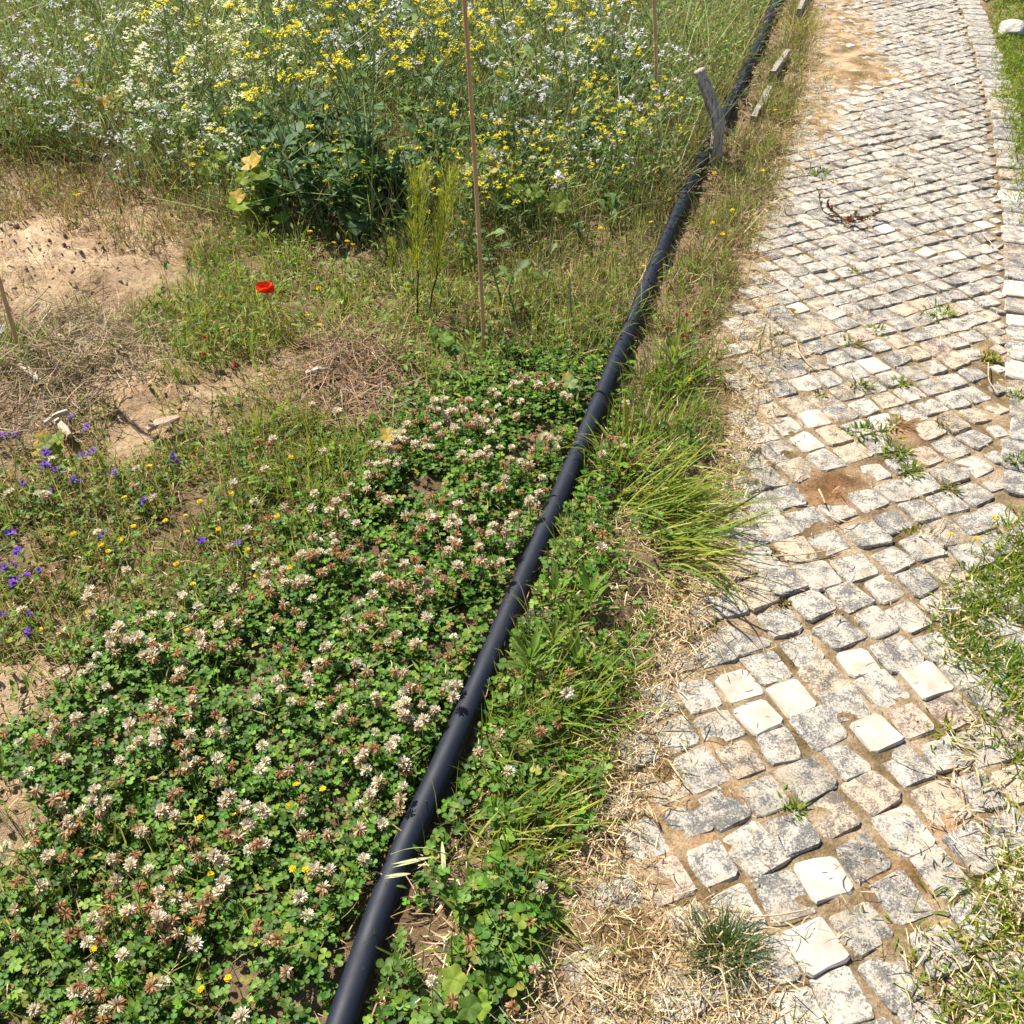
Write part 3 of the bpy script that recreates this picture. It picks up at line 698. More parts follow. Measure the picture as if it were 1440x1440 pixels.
Z_STRIP4 = [(700, 960), (850, 960), (900, 1060), (850, 1200), (830, 1320), (700, 1320), (620, 1220), (650, 1090)]
Z_CHAFF = [(1040, 560), (1075, 560), (1045, 720), (1025, 800), (975, 890), (935, 1000), (905, 1120), (880, 1200), (890, 1300), (1060, 1300), (1100, 1440), (1120, 1640), (860, 1640), (840, 1330), (800, 1240), (850, 1080), (880, 950), (900, 860), (960, 760)]
Z_CHAFF_T = [(1140, -60), (1175, -60), (1150, 60), (1165, 110), (1140, 200), (1115, 260), (1085, 330), (1075, 430), (1110, 480), (1060, 560), (1010, 560), (1050, 420), (1040, 300), (1110, 150)]
Z_LAWN1 = [(1392, -60), (1560, -60), (1640, 300), (1460, 330), (1430, 250), (1415, 130)]
Z_LAWN2 = [(1640, 690), (1445, 715), (1395, 760), (1345, 830), (1335, 900), (1370, 960), (1390, 1020), (1440, 1060), (1640, 1060)]
Z_LAWN3 = [(1640, 1120), (1440, 1190), (1390, 1230), (1340, 1290), (1285, 1330), (1330, 1440), (1420, 1640), (1760, 1640)]
Z_LAWN2B = [(1640, 1010), (1430, 1010), (1425, 1060), (1440, 1120), (1640, 1200)]

# --- clover carpet
def clover(poly, dens, size, hgt, pal, clump=.35):
    P = scatter(poly, dens, .06, clump, .03, False, .034)
    bare = np.zeros(len(P), bool)
    for z in (Z_SOIL1, Z_SOIL2): bare |= in_poly(P, np.array([at(x, y, .02) for x, y in z]))
    P = P[~bare]
    n = len(P); B = base3(P); H = rng.uniform(*hgt, n) * (1 + .35 * n_clump(P[:, 0], P[:, 1]) * .6)
    lx, ly = rng.normal(0, .012, n), rng.normal(0, .012, n)
    top = B + np.stack([lx, ly, np.maximum(H, .012)], -1)
    pd = pipe_dist(top[:, :2]); k = pd > .036; B, top, P = B[k], top[k], P[k]; n = len(P)
    S = stuff('clover_leaves')
    S.add(tubes(np.stack([B, (B + top) / 2 + rng.normal(0, .004, (n, 3)), top], 1), .0007, pick([(.10, .17, .04)], n), 3))
    az = rng.uniform(0, 2 * PI, n); sz = rng.uniform(*size, n); tilt = rng.normal(0, .22, (n, 2)); c = pick(pal, n, .25); old = rng.random(n) < .06
    c[old] = pick([(.28, .26, .05), (.22, .16, .05)], int(old.sum()))
    for q in range(3):
        a = az + q * 2 * PI / 3 + rng.normal(0, .1, n)
        lean = PI / 2 - .12 + tilt[:, 0] * np.cos(a) + tilt[:, 1] * np.sin(a) + rng.normal(0, .1, n)
        # leaflet: pale chevron at mid length
        V, Q, C = strips(top, a, sz, sz * 1.02, lean, rng.normal(.15, .15, n), [.12, .62, .96, .98, .42], fold=.22, c0=c)
        C = C.reshape(n, 5, 3, 3); C[:, 2, 1] = C[:, 2, 1] * .7 + .3 * np.array([.15, .26, .08])
        S.add((V, Q, C.reshape(-1, 3)))
Z_FRINGE = [(-120, 1000), (60, 930), (200, 850), (330, 760), (420, 640), (520, 560), (600, 500), (740, 440), (880, 440), (870, 600), (790, 760), (700, 960), (640, 1070), (560, 1240), (490, 1460), (440, 1640), (-140, 1640)]
clover(Z_CLOVER, 21000, (.0068, .0114), (.010, .046), CLOV, .42)
clover(Z_FRINGE, 4500, (.0065, .011), (.006, .035), CLOV + HERB, 1.1)
herb('weed_leaves', Z_FRINGE, 900, (.012, .032), (.004, .010), FRESH + HERB, (.01, .06), 1.0)
clover(Z_CLOVER_R, 7500, (.010, .016), (.012, .05), CLOV + HERB, .7)
clover(Z_STRIP3, 2600, (.008, .012), (.02, .05), CLOV, .8)
clover(Z_WIRY, 2600, (.007, .011), (.01, .04), CLOV + HERB, .9)
# --- grass and dry litter through the clover and the wiry left side
grass('meadow_grass', Z_CLOVER, 900, (.04, .12), (.0014, .0036), FRESH + OLIVE, lean=(.45, .5), clump=.9)
grass('dry_grass', Z_CLOVER, 800, (.03, .10), (.001, .0024), DRY + BROWN, lean=(.7, .5), clump=.8)
litter('straw_litter', Z_CLOVER, 500, (.015, .05), (.001, .0025), BROWN + DRY, (.015, .05), .8)
Z_BL = [(-140, 1190), (120, 1180), (330, 1180), (420, 1300), (300, 1420), (60, 1500), (-140, 1640)]
grass('meadow_grass', Z_BL, 2000, (.05, .14), (.0018, .0042), OLIVE + YGRN, lean=(.6, .5), clump=.6)
grass('dry_grass', Z_BL, 350, (.05, .12), (.0014, .003), DRY, lean=(.8, .4), clump=.5)
grass('meadow_grass', Z_WIRY, 4600, (.04, .12), (.0014, .0034), OLIVE + YGRN + FRESH, lean=(.7, .5), clump=.6, tip=DRY)
Z_GT = [(330, 560), (480, 560), (520, 640), (460, 740), (370, 690)]
grass('meadow_grass', Z_GT, 1900, (.05, .14), (.0018, .004), FRESH + YGRN, lean=(.35, .35), clump=.4)
grass('dry_grass', Z_WIRY, 2300, (.03, .11), (.0012, .0028), DRY + BROWN + BROWN, lean=(.9, .5), clump=.5)
herb('weed_leaves', Z_WIRY, 3600, (.012, .03), (.005, .011), OLIVE + HERB + FRESH, (.0, .04))
litter('straw_litter', Z_WIRY, 1800, (.015, .05), (.001, .003), DRY + BROWN, (.0, .02))
# --- straw heaps and bare sand
for z, d in ((Z_STRAW, 5200), (Z_STRAW2, 6500)):
    pal = [(.36, .27, .16), (.27, .19, .11), (.44, .34, .22), (.19, .13, .07)] if z is Z_STRAW else [(.32, .20, .12), (.24, .14, .08), (.40, .28, .18)]
    litter('straw_litter', z, d, (.03, .14), (.0012, .0032), pal, (.003, .05), .3, tilt=.22)
grass('dry_grass', Z_SAND, 700, (.02, .08), (.001, .0024), DRY + BROWN, lean=(.8, .5), clump=1.2)
Z_LM = [(-80, 420), (180, 400), (420, 430), (460, 560), (300, 640), (-80, 650)]
grass('meadow_grass', Z_LM, 1800, (.03, .10), (.0014, .0032), OLIVE + FRESH + YGRN, lean=(.6, .45), clump=1.2)
herb('weed_leaves', Z_LM, 500, (.01, .025), (.004, .009), HERB + OLIVE, (.0, .04), 1.2)
grass('dry_grass', Z_LM, 700, (.03, .10), (.001, .0026), DRY + BROWN, lean=(.8, .5), clump=.8)
litter('straw_litter', Z_LM, 500, (.01, .05), (.001, .0026), DRY + BROWN, (0, .01), .7)
litter('straw_litter', Z_SAND, 500, (.015, .06), (.001, .0024), DRY + BROWN, (.0, .008), .8)
for z in (Z_SOIL1, Z_SOIL2): litter('straw_litter', z, 500, (.01, .03), (.001, .002), DRY + BROWN, (0, .006), .6)
herb('weed_leaves', Z_DRYL, 700, (.012, .035), (.005, .012), HERB + OLIVE, (.0, .12), 1.0)
grass('dry_grass', Z_DRYL, 2000, (.04, .15), (.0014, .0032), BROWN + DRY + BROWN, lean=(.5, .5), clump=.5)
grass('meadow_grass', Z_DRYL, 1000, (.05, .18), (.0016, .0034), OLIVE + BROWN, lean=(.4, .4), clump=.8)
litter('straw_litter', Z_DRYL, 1600, (.02, .08), (.001, .003), BROWN + DRY, (0, .03), .4)
def clods(poly, dens, size):
    P = scatter(poly, dens, .03, .6, .01); n = len(P); r_ = rng.uniform(*size, n) * rng.uniform(.4, 1, n); B = base3(P); a = rng.uniform(0, 6.28, n)
    d = np.stack([np.cos(a), np.sin(a), rng.normal(0, .2, n)], -1) * r_[:, None]; pth = B[:, None] + d[:, None] * np.array([-1, -.55, .1, .65, 1.])[None, :, None] * rng.uniform(.8, 1.2, (n, 5, 1)); pth[:, :, 2] += r_[:, None] * .3
    V, Q, C = tubes(pth, r_[:, None] * np.array([.1, .75, .9, .7, .1]) * rng.uniform(.75, 1.2, (n, 5)), pick([(1.0, .96, .9), (1.15, 1.1, 1.0), (.85, .8, .74)], n, .05), 6); stuff('soil_clods').add((V, Q, C))
for z in (Z_SAND, Z_SOIL1, Z_SOIL2, [(120, 540), (300, 530), (310, 620), (130, 640)]): clods(z, 2600, (.002, .008)); clods(z, 160, (.006, .016))
clods(Z_DRYL, 500, (.002, .007)); clods(Z_LM, 700, (.002, .008))
# --- middle band and flowering field floor
grass('meadow_grass', Z_MID, 3600, (.04, .14), (.0015, .0036), FIELD + FRESH + YGRN, lean=(.45, .45), clump=.7, tip=DRY)
grass('dry_grass', Z_MID, 1400, (.04, .15), (.0013, .003), DRY, lean=(.75, .5), clump=.6)
litter('straw_litter', Z_MID, 900, (.02, .07), (.001, .003), DRY + BROWN, (0, .03), .5)
herb('weed_leaves', Z_MID, 2800, (.012, .038), (.005, .013), HERB + FRESH + FIELD, (.0, .08))
grass('meadow_grass', Z_FIELD, 1700, (.06, .24), (.0018, .004), FIELD + OLIVE, lean=(.3, .35), clump=.6, tip=DRY)
grass('dry_grass', Z_FIELD, 1300, (.06, .24), (.0015, .0032), DRY + BROWN, lean=(.6, .45), clump=.6)
litter('straw_litter', Z_FIELD, 700, (.03, .10), (.001, .003), BROWN + DRY, (0, .03), .4)
herb('weed_leaves', Z_FIELD, 3000, (.014, .045), (.005, .015), HERB + FIELD + FIELD + BLUEG, (.01, .24), .8)
grass('wild_stems', Z_FIELD, 230, (.25, .60), (.0018, .0034), [(.42, .50, .20), (.32, .42, .14), (.50, .52, .28), (.30, .24, .13)], lean=(.6, .35), curve=(.15, .35), clump=.4, prof=[1, .9, .7, .5])
grass('meadow_grass', Z_PIPEL, 2900, (.05, .18), (.0016, .0034), FIELD + FRESH + OLIVE, lean=(.4, .4), clump=.5, tip=DRY)
grass('dry_grass', Z_PIPEL, 1500, (.05, .16), (.0014, .003), DRY + BROWN, lean=(.6, .5), clump=.8)
herb('weed_leaves', Z_PIPEL, 1300, (.012, .03), (.004, .01), HERB + OLIVE, (.0, .13), .6)
litter('straw_litter', Z_PIPEL, 700, (.02, .07), (.001, .003), DRY + BROWN, (0, .03), .4)
litter('straw_litter', Z_DUFF, 5200, (.02, .08), (.0014, .0035), [(.33, .21, .12), (.26, .15, .08), (.42, .29, .18)], (.003, .05), .3)
# --- verge between pipe and path
grass('dry_grass', Z_STRIP1, 3200, (.04, .13), (.0015, .0032), DRY + BROWN, lean=(.6, .5), clump=.5)
grass('meadow_grass', Z_STRIP1, 2300, (.04, .14), (.0016, .0034), OLIVE + FRESH, lean=(.5, .45), clump=.7)
herb('weed_leaves', Z_STRIP1, 1500, (.012, .03), (.004, .010), HERB + OLIVE, (.0, .05), .7)
litter('straw_litter', Z_STRIP1, 2200, (.02, .06), (.001, .003), DRY + BROWN, (0, .025), .4)
grass('dry_grass', Z_STRIP2, 2700, (.05, .16), (.0013, .003), DRY + BROWN, lean=(.5, .5), clump=.5)
grass('meadow_grass', Z_STRIP2, 2300, (.05, .15), (.0016, .0034), OLIVE + FRESH, lean=(.5, .45), clump=.7)
herb('weed_leaves', Z_STRIP2, 1500, (.012, .035), (.004, .009), HERB + FRESH, (.0, .07), .8)
litter('straw_litter', Z_STRIP2, 1200, (.02, .06), (.001, .003), DRY + BROWN, (0, .03), .4)
grass('meadow_grass', Z_STRIP3, 1500, (.04, .11), (.0016, .0036), FRESH + YGRN + OLIVE, lean=(.6, .45), clump=.9)
grass('dry_grass', Z_STRIP3, 2000, (.04, .12), (.0013, .003), DRY + BROWN, lean=(.75, .5), clump=.6)
herb('weed_leaves', Z_STRIP3, 1500, (.012, .035), (.004, .009), HERB + FRESH, (.0, .05), .6)
litter('straw_litter', Z_STRIP3, 1500, (.02, .06), (.001, .0035), DRY + PALE, (0, .025), .4)
grass('meadow_grass', Z_STRIP4, 2100, (.06, .16), (.0018, .0038), FRESH + YGRN + YGRN, lean=(.7, .45), clump=.8, az=-.2, azs=1.2)
grass('dry_grass', Z_STRIP4, 700, (.04, .11), (.0014, .003), DRY, lean=(.8, .5), clump=.6)
litter('straw_litter', Z_CLOVER_R, 1500, (.02, .06), (.001, .0035), DRY + PALE, (0, .02), .4)
grass('meadow_grass', Z_CLOVER_R, 900, (.05, .13), (.0018, .004), FRESH + OLIVE, lean=(.6, .45), clump=.6)
for z, d in ((Z_CHAFF, 13000), (Z_CHAFF_T, 6000)):
    litter('straw_litter', z, d * 1.6, (.002, .010), (.0007, .0022), PALE + BROWN, (.001, .014), .3, path_ok=True, jit=.04, tilt=.3)
    litter('straw_litter', z, d, (.007, .045), (.0008, .0026), PALE + DRY, (.001, .03), .18, path_ok=True, jit=.035, tilt=.25)
    grass('dry_grass', z, d * .05, (.03, .09), (.0014, .003), PALE + DRY, lean=(.9, .5), clump=.5, path_ok=True)
    grass('meadow_grass', z, d * .06, (.03, .09), (.0016, .003), OLIVE + YGRN, lean=(.7, .5), clump=.9, path_ok=True)
Z_PATHALL = [(1160, -40), (1380, -40), (1440, 300), (1640, 700), (1640, 1640), (950, 1640), (900, 1250), (1000, 850), (1060, 600), (1090, 350)]
litter('straw_litter', Z_PATHALL, 130, (.012, .045), (.001, .0028), PALE + BROWN, (.012, .022), .9, path_ok=True)
litter('straw_litter', Z_PATHALL, 420, (.004, .014), (.001, .003), PALE + BROWN + DRY, (.004, .016), 1., path_ok=True)
Z_VERGE = [(540, 1300), (690, 990), (760, 830), (830, 640), (950, 700), (1010, 800), (900, 960), (860, 1250), (920, 1640), (440, 1640)]
litter('straw_litter', Z_VERGE, 4200, (.012, .05), (.001, .003), PALE + DRY + BROWN, (.001, .02), .3, path_ok=True)
herb('weed_leaves', Z_VERGE, 1500, (.01, .03), (.004, .009), HERB + FRESH, (.0, .04), .6)
grass('meadow_grass', Z_VERGE, 600, (.04, .13), (.0016, .0036), FRESH + YGRN + OLIVE, lean=(.6, .45), clump=.7)
clover(Z_VERGE, 1600, (.009, .014), (.015, .05), CLOV + HERB, .9)
# --- lawn on the right
for z, d in ((Z_LAWN1, 12000), (Z_LAWN2, 19000), (Z_LAWN3, 13000), (Z_LAWN2B, 12000)):
    yellow = z in (Z_LAWN3, Z_LAWN2B)
    grass('lawn_grass', z, d, (.018, .05), (.0022, .005), (YGRN + FRESH) if yellow else (FRESH + FRESH + HERB + YGRN), lean=(.75, .4), curve=(.4, .5), clump=.35, path_ok=True, tip=None)
    litter('straw_litter', z, d * (.40 if yellow else .10), (.008, .035), (.001, .003), PALE + DRY, (.002, .022), .4, path_ok=True)
Z_LEDGE = [(1300, 830), (1350, 790), (1390, 1000), (1440, 1090), (1420, 1200), (1300, 1300), (1330, 1440), (1270, 1330), (1320, 1180), (1350, 1050)]
litter('straw_litter', Z_LEDGE, 1500, (.012, .045), (.0015, .004), PALE, (.006, .022), .7, path_ok=True)

MATS = {'clover_leaves': M_CLOVER, 'meadow_grass': M_LEAF, 'dry_grass': M_DRY, 'straw_litter': M_DRY, 'lawn_grass': M_LEAF, 'wild_stems': M_STEM, 'soil_clods': M_SOIL, 'weed_leaves': M_LEAF}
for k, S in STUFF.items(): tag(link(k, S.mesh(k), MATS[k]), kind='stuff')

# ------------------------------------------------------------------ clover flower heads
def head_mesh(r, kind):
    S = Soup()
    def fl(n, th0, th1, L, W, c0, c1, curve):
        u = r.random(n); th = np.arccos(np.cos(th0) + u * (np.cos(th1) - np.cos(th0))); az = np.arange(n) * 2.39996 + r.normal(0, .2, n)
        P = np.stack([np.sin(th) * np.cos(az), np.sin(th) * np.sin(az), np.cos(th)], -1) * .0025
        S.add(strips(P, az, L * r.uniform(.85, 1.12, n), W * r.uniform(.8, 1.2, n), th, r.normal(curve, .2, n), [.4, .75, 1, .25], fold=.5, roll=r.normal(0, .4, n), c0=pick([c0], n, .1, r), c1=pick(c1, n, .09, r)))
    WH = [(.82, .72, .64), (.78, .66, .57), (.87, .80, .74)]; TAN = [(.60, .41, .26), (.50, .30, .16), (.66, .49, .34)]; BR = [(.40, .20, .08), (.32, .15, .06), (.48, .27, .13)]
    if kind == 0: fl(54, .05, 1.8, .0115, .0044, (.60, .58, .36), WH, -.1)
    if kind == 1: fl(34, .05, 1.2, .0125, .0044, (.64, .52, .38), WH, .1)
    if kind == 2: fl(12, .1, 1.2, .0115, .0034, (.42, .28, .16), WH[:2] + TAN[2:], .3)
    me1 = S.mesh('clover_petals') if S.V else None
    S = Soup()
    if kind == 1: fl(22, 1.5, 2.3, .0115, .0032, (.40, .24, .12), TAN, .55)
    if kind == 2: fl(26, 1.5, 2.5, .0115, .0032, (.34, .18, .08), TAN + BR, .5)
    if kind == 3: fl(34, .7, 2.6, .0105, .0033, (.26, .12, .05), BR + BR + TAN[:2], .8)
    me2 = S.mesh('faded_petals') if S.V else None
    return me1, me2
rc = np.random.default_rng(21)
HEADS = [[head_mesh(rc, k) for _ in range(5)] for k in range(4)]
FD = [[(-20, 1010), (30, 1000), (110, 900), (330, 820), (430, 740), (520, 640), (600, 560), (720, 520), (800, 540), (810, 640), (750, 780), (690, 920), (640, 1040), (585, 1130), (480, 1400), (300, 1460), (60, 1460), (-30, 1300), (40, 1200), (10, 1080)],
      [(640, 1180), (700, 980), (800, 800), (860, 560), (900, 580), (860, 760), (800, 900), (820, 1000), (760, 1180), (840, 1300), (840, 1440), (540, 1460)], Z_WIRY]
def flower_spots():
    S = []
    for poly, dens in ((FD[0], 1150), (FD[1], 240), (FD[2], 130)):
        P = scatter(poly, dens, .012, .75, .08, False, .04); S.append(P)
    S = np.concatenate(S); keep = []
    for p in S:
        if all((p[0] - q[0]) ** 2 + (p[1] - q[1]) ** 2 > .010 ** 2 for q in keep): keep.append(p)
    S = np.array(keep); bare = np.zeros(len(S), bool)
    for z in (Z_SOIL1, Z_SOIL2): bare |= in_poly(S, np.array([at(x, y, .02) for x, y in z]))
    return S[~bare]
FS = flower_spots()
fp = np.stack(proj(FS[:, 0], FS[:, 1], .09), -1)
inside = (fp[:, 0] > 0) & (fp[:, 0] < 1440) & (fp[:, 1] > 0) & (fp[:, 1] < 1440)
FS, fp = FS[inside], fp[inside]
od = np.argsort(np.hypot(FS[:, 0], FS[:, 1])); FS, fp = FS[od], fp[od]
STATE = ['round fresh white clover head', 'white clover head with drooping tan lower petals', 'half faded clover head with few white petals', 'withered brown drooping clover head']
extra = [Soup(), Soup(), Soup()]
CLP = {}
def spot_name(px, py):
    if px > np.interp(py, [p[1] for p in PPX[::-1]], [p[0] for p in PPX[::-1]]): return 'in verge right of the pipe' if py > 900 else 'beside the arching grass tuft'
    if py > 1250: return 'in nearest clover at left' if px < 250 else 'in nearest clover beside pipe end'
    if py > 1050: return 'near the left soil notch' if px < 250 else 'left of the pipe bend'
    if py > 850: return 'beside the bare soil corner' if px < 250 else ('in densest clover left of pipe' if px > 480 else 'amid the wide clover carpet')
    if px < 430: return 'in wiry grass near purple flowers'
    return 'left of the pipe middle' if py > 680 else 'at the far clover edge'
stem_m = {}
for k, (p, q) in enumerate(zip(FS, fp)):
    st = int(rc.choice(4, p=[.15, .32, .22, .31])); v = int(rc.integers(0, 5)); h = rc.uniform(.055, .095); sc = rc.uniform(.74, 1.06) if st != 0 else rc.uniform(.55, .92)
    lx, ly = rc.normal(0, .18, 2); g = float(gh(p[0], p[1])); rz = rc.uniform(0, 6.28)
    m1, m2 = HEADS[st][v]
    if k < 300:
        hk = round(h, 2)
        if (hk, v) not in stem_m:
            b = np.array([[0, 0, -.01], [.004, .002, hk * .5], [0, 0, hk - .001]]); stem_m[(hk, v)] = Soup().add(tubes(smooth_line(b, 5), np.linspace(.0012, .0009, 5), (.13, .19, .05), 4)).mesh('clover_stem')
        root = empty('clover_flower', (p[0], p[1], g), rz); root.rotation_euler = (lx, ly, rz)
        tag(root, STATE[st] + ' ' + spot_name(*q), 'clover flower', 'clover flowers over the clover carpet')
        part('stem', stem_m[(hk, v)], M_STEM, root)
        for nm, mm in (('petals', m1), ('faded_petals', m2)):
            if mm:
                o = part(nm, mm, M_PETAL, root); o.location = (0, 0, hk); o.scale = (sc, sc, sc)
    else:
        c, s = math.cos(rz), math.sin(rz)
        for mm in (m1, m2):
            if mm is None: continue
            V = np.empty(len(mm.vertices) * 3, np.float32); mm.vertices.foreach_get('co', V); V = V.reshape(-1, 3).astype(float) * sc
            Cc = np.empty(len(mm.vertices) * 4, np.float32); mm.attributes['Col'].data.foreach_get('color', Cc); Cc = Cc.reshape(-1, 4)[:, :3]
            Q = np.empty(len(mm.loops), np.int32); mm.loops.foreach_get('vertex_index', Q)
            V = np.stack([V[:, 0] * c - V[:, 1] * s + p[0], V[:, 0] * s + V[:, 1] * c + p[1], V[:, 2] + g + h], -1); extra[0].add((V, Q.reshape(-1, 4), Cc))
        extra[0].add(tubes(np.array([[p[0], p[1], g - .01], [p[0] + .002, p[1], g + h / 2], [p[0], p[1], g + h]]), .0011, (.13, .19, .05), 3))
if extra[0].V: tag(link('distant_clover_flowers', extra[0].mesh('distant_clover_flowers'), M_PETAL), 'many small clover heads at the far clover edge', kind='stuff')

# ------------------------------------------------------------------ flowering mustard and radish
LOBED = [.12, .18, .42, .22, .55, .38, .8, 1.0, .85, .5, .05]
def four_petal(S, P, r, size, cols, tilt=.5):
    n = len(P); tx = r.uniform(0, PI / 2, n)
    for q in range(4):
        S.add(strips(P, tx + q * PI / 2, size * r.uniform(.85, 1.15, n), size * .78, PI / 2 - .25 + r.normal(0, tilt, n), r.normal(.35, .2, n), [.2, .5, 1, .8], c0=pick(cols, n, .06, r)))
def build_flowering(name, r, hgt, n_br, petal_cols, psize, ncl, spread, stem_col, leaf_pal, n_leaf, leafL, leafy=False, lean=.25):
    root = empty(name)
    tilt_a = r.uniform(0, 6.28); tl = lean * r.uniform(.4, 1.3)
    t = np.linspace(0, 1, 8); main = np.stack([np.cos(tilt_a) * tl * hgt * t ** 1.4, np.sin(tilt_a) * tl * hgt * t ** 1.4, hgt * t - .01], -1); main[1:, :2] += r.normal(0, .006, (7, 2))
    S = Soup().add(tubes(main, np.linspace(.0036, .0013, 8), stem_col, 5)); tips = [main[-1]]
    for k in range(n_br):
        f = r.uniform(.25, .92); p0 = np.array([np.interp(f, t, main[:, c]) for c in range(3)]); a = r.uniform(0, 6.28); e = r.uniform(.55, 1.15); L = hgt * r.uniform(.25, .55)
        u = np.linspace(0, 1, 6)[:, None]; br = p0 + L * u * np.array([math.cos(a) * math.sin(e), math.sin(a) * math.sin(e), math.cos(e)]) + np.array([0, 0, .12 * L]) * u ** 2 + r.normal(0, .003, (6, 3)) * u
        S.add(tubes(br, np.linspace(.0021, .0009, 6), stem_col, 4)); tips.append(br[-1])
        for _ in range(int(r.integers(0, 3))):
            f2 = r.uniform(.35, .85); q0 = np.array([np.interp(f2, np.linspace(0, 1, 6), br[:, c]) for c in range(3)]); a2 = a + r.normal(0, .9); e2 = r.uniform(.4, 1.1); L2 = L * r.uniform(.25, .5)
            b2 = q0 + L2 * np.linspace(0, 1, 4)[:, None] * np.array([math.cos(a2) * math.sin(e2), math.sin(a2) * math.sin(e2), math.cos(e2)])
            S.add(tubes(b2, np.linspace(.0013, .0008, 4), stem_col, 3)); tips.append(b2[-1])
        # seed pods along the branch
        m = int(r.integers(3, 8)); fq = r.uniform(.4, .95, m); P = np.stack([np.interp(fq, np.linspace(0, 1, 6), br[:, c]) for c in range(3)], -1)
        S.add(strips(P, r.uniform(0, 6.28, m), r.uniform(.012, .025, m), .0018, r.uniform(.3, .9, m), .2, [.8, 1, .8, .2], c0=pick([stem_col], m, .15, r)))
    part('stem', S.mesh('flower_stem'), M_STEM, root)
    for tp in tips:
        if r.random() > .88: continue
        n = int(r.integers(*ncl)); S = Soup(); P = tp + r.normal(0, 1, (n, 3)) * np.array([spread, spread, spread * .6])
        four_petal(S, P, r, psize, petal_cols)
        S.add(strips(tp + r.normal(0, spread * .5, (5, 3)) + [0, 0, .004], r.uniform(0, 6.28, 5), .006, .003, .3, .1, [.6, 1, .2], c0=pick([(.2, .26, .05)], 5, .1, r)))
        part('flower_cluster', S.mesh('flower_cluster'), M_PETAL, root)
    for k in range(n_leaf):
        f = r.uniform(0.02, .75 if leafy else .4); p0 = np.array([np.interp(f, t, main[:, c]) for c in range(3)]); a = r.uniform(0, 6.28); L = leafL * r.uniform(.6, 1.25) * (1 - .5 * f)
        c = pick(leaf_pal, 1, .15, r)
        part('leaf', Soup().add(strips(p0[None], a, L, L * r.uniform(.36, .5), r.uniform(.5, 1.1), r.uniform(.4, 1.1), LOBED, fold=r.uniform(.1, .4), roll=r.normal(0, .25), wig=r.normal(0, .4), c0=c, c1=c * 1.1, cmid=(.16, .22, .08))).mesh('lobed_leaf'), M_LEAF, root)
    return root
rp = np.random.default_rng(33)
YEL = [(.80, .66, .02), (.76, .60, .015), (.82, .72, .05)]; WHI = [(.74, .72, .80), (.78, .77, .80), (.66, .60, .76)]; CRM = [(.76, .74, .52), (.72, .70, .45)]
MUST = Protos([build_flowering('mustard_plant', rp, rp.uniform(.55, .75), int(rp.integers(7, 11)), YEL, .0078, (4, 10), .009, (.17, .235, .07), BLUEG + HERB, 9, .15, k % 2 == 0) for k in range(6)])
RADI = Protos([build_flowering('wild_radish', rp, rp.uniform(.40, .6), int(rp.integers(5, 9)), WHI, .0100, (2, 6), .014, (.15, .20, .07), HERB + BLUEG, 6, .12) for k in range(6)])
CREAM = Protos([build_flowering('cream_radish', rp, rp.uniform(.42, .55), 6, CRM, .0115, (5, 9), .014, (.2, .26, .08), YGRN + HERB, 5, .1) for k in range(2)])
def poly_spots(poly, n, r, mind=.09):
    G = np.array([at(x, y) for x, y in poly]); out = []
    for _ in range(6000):
        if len(out) >= n: break
        # drawn evenly over the picture so the far part is not overcrowded
        q = np.array(poly); px, py = r.uniform(q[:, 0].min(), q[:, 0].max()), r.uniform(q[:, 1].min(), q[:, 1].max())
        if not in_poly(np.array([[px, py]]), q)[0]: continue
        p = at(px, py)
        if pipe_dist(p[None])[0] < .07: continue
        if all(np.hypot(*(p - o[0])) > mind for o in out): out.append((p, px, py))
    return out
def plant_out(protos, poly, n, base, cat, group, r, hs=(.85, 1.15), hp=.5):
    for k, (p, px, py) in enumerate(poly_spots(poly, n, r)):
        o = protos.get(k); o.location = (p[0], p[1], float(gh(*p))); o.rotation_euler = (0, 0, r.uniform(0, 6.28)); s = r.uniform(*hs); o.scale = (s, s, s)
        qx, qy = proj(p[0], p[1], hp); tag(o, where(qx, qy, base), cat, group)
plant_out(MUST, [(150, 60), (650, 30), (930, 120), (900, 240), (640, 325), (400, 345), (280, 270), (160, 200)], 46, 'yellow flowering mustard', 'mustard plant', 'mustard plants in the flowering field', rp)
plant_out(RADI, [(400, 70), (940, 60), (950, 230), (870, 270), (690, 290), (400, 220)], 34, 'white flowering wild radish', 'wild radish', 'white wild radish plants', rp, hp=.4)
plant_out(RADI, [(-60, 110), (240, 90), (330, 250), (230, 290), (60, 240), (-60, 240)], 24, 'white flowering wild radish', 'wild radish', 'white wild radish plants', rp, (.6, .95), hp=.35)
plant_out(RADI, [(-60, -60), (1000, -60), (960, 60), (-60, 80)], 24, 'pale wild radish', 'wild radish', 'white wild radish plants', rp, (.6, .95), hp=.35)
plant_out(CREAM, [(210, 130), (420, 130), (420, 240), (260, 230)], 12, 'cream flowered wild radish', 'wild radish', 'cream wild radish plants', rp, hp=.4)

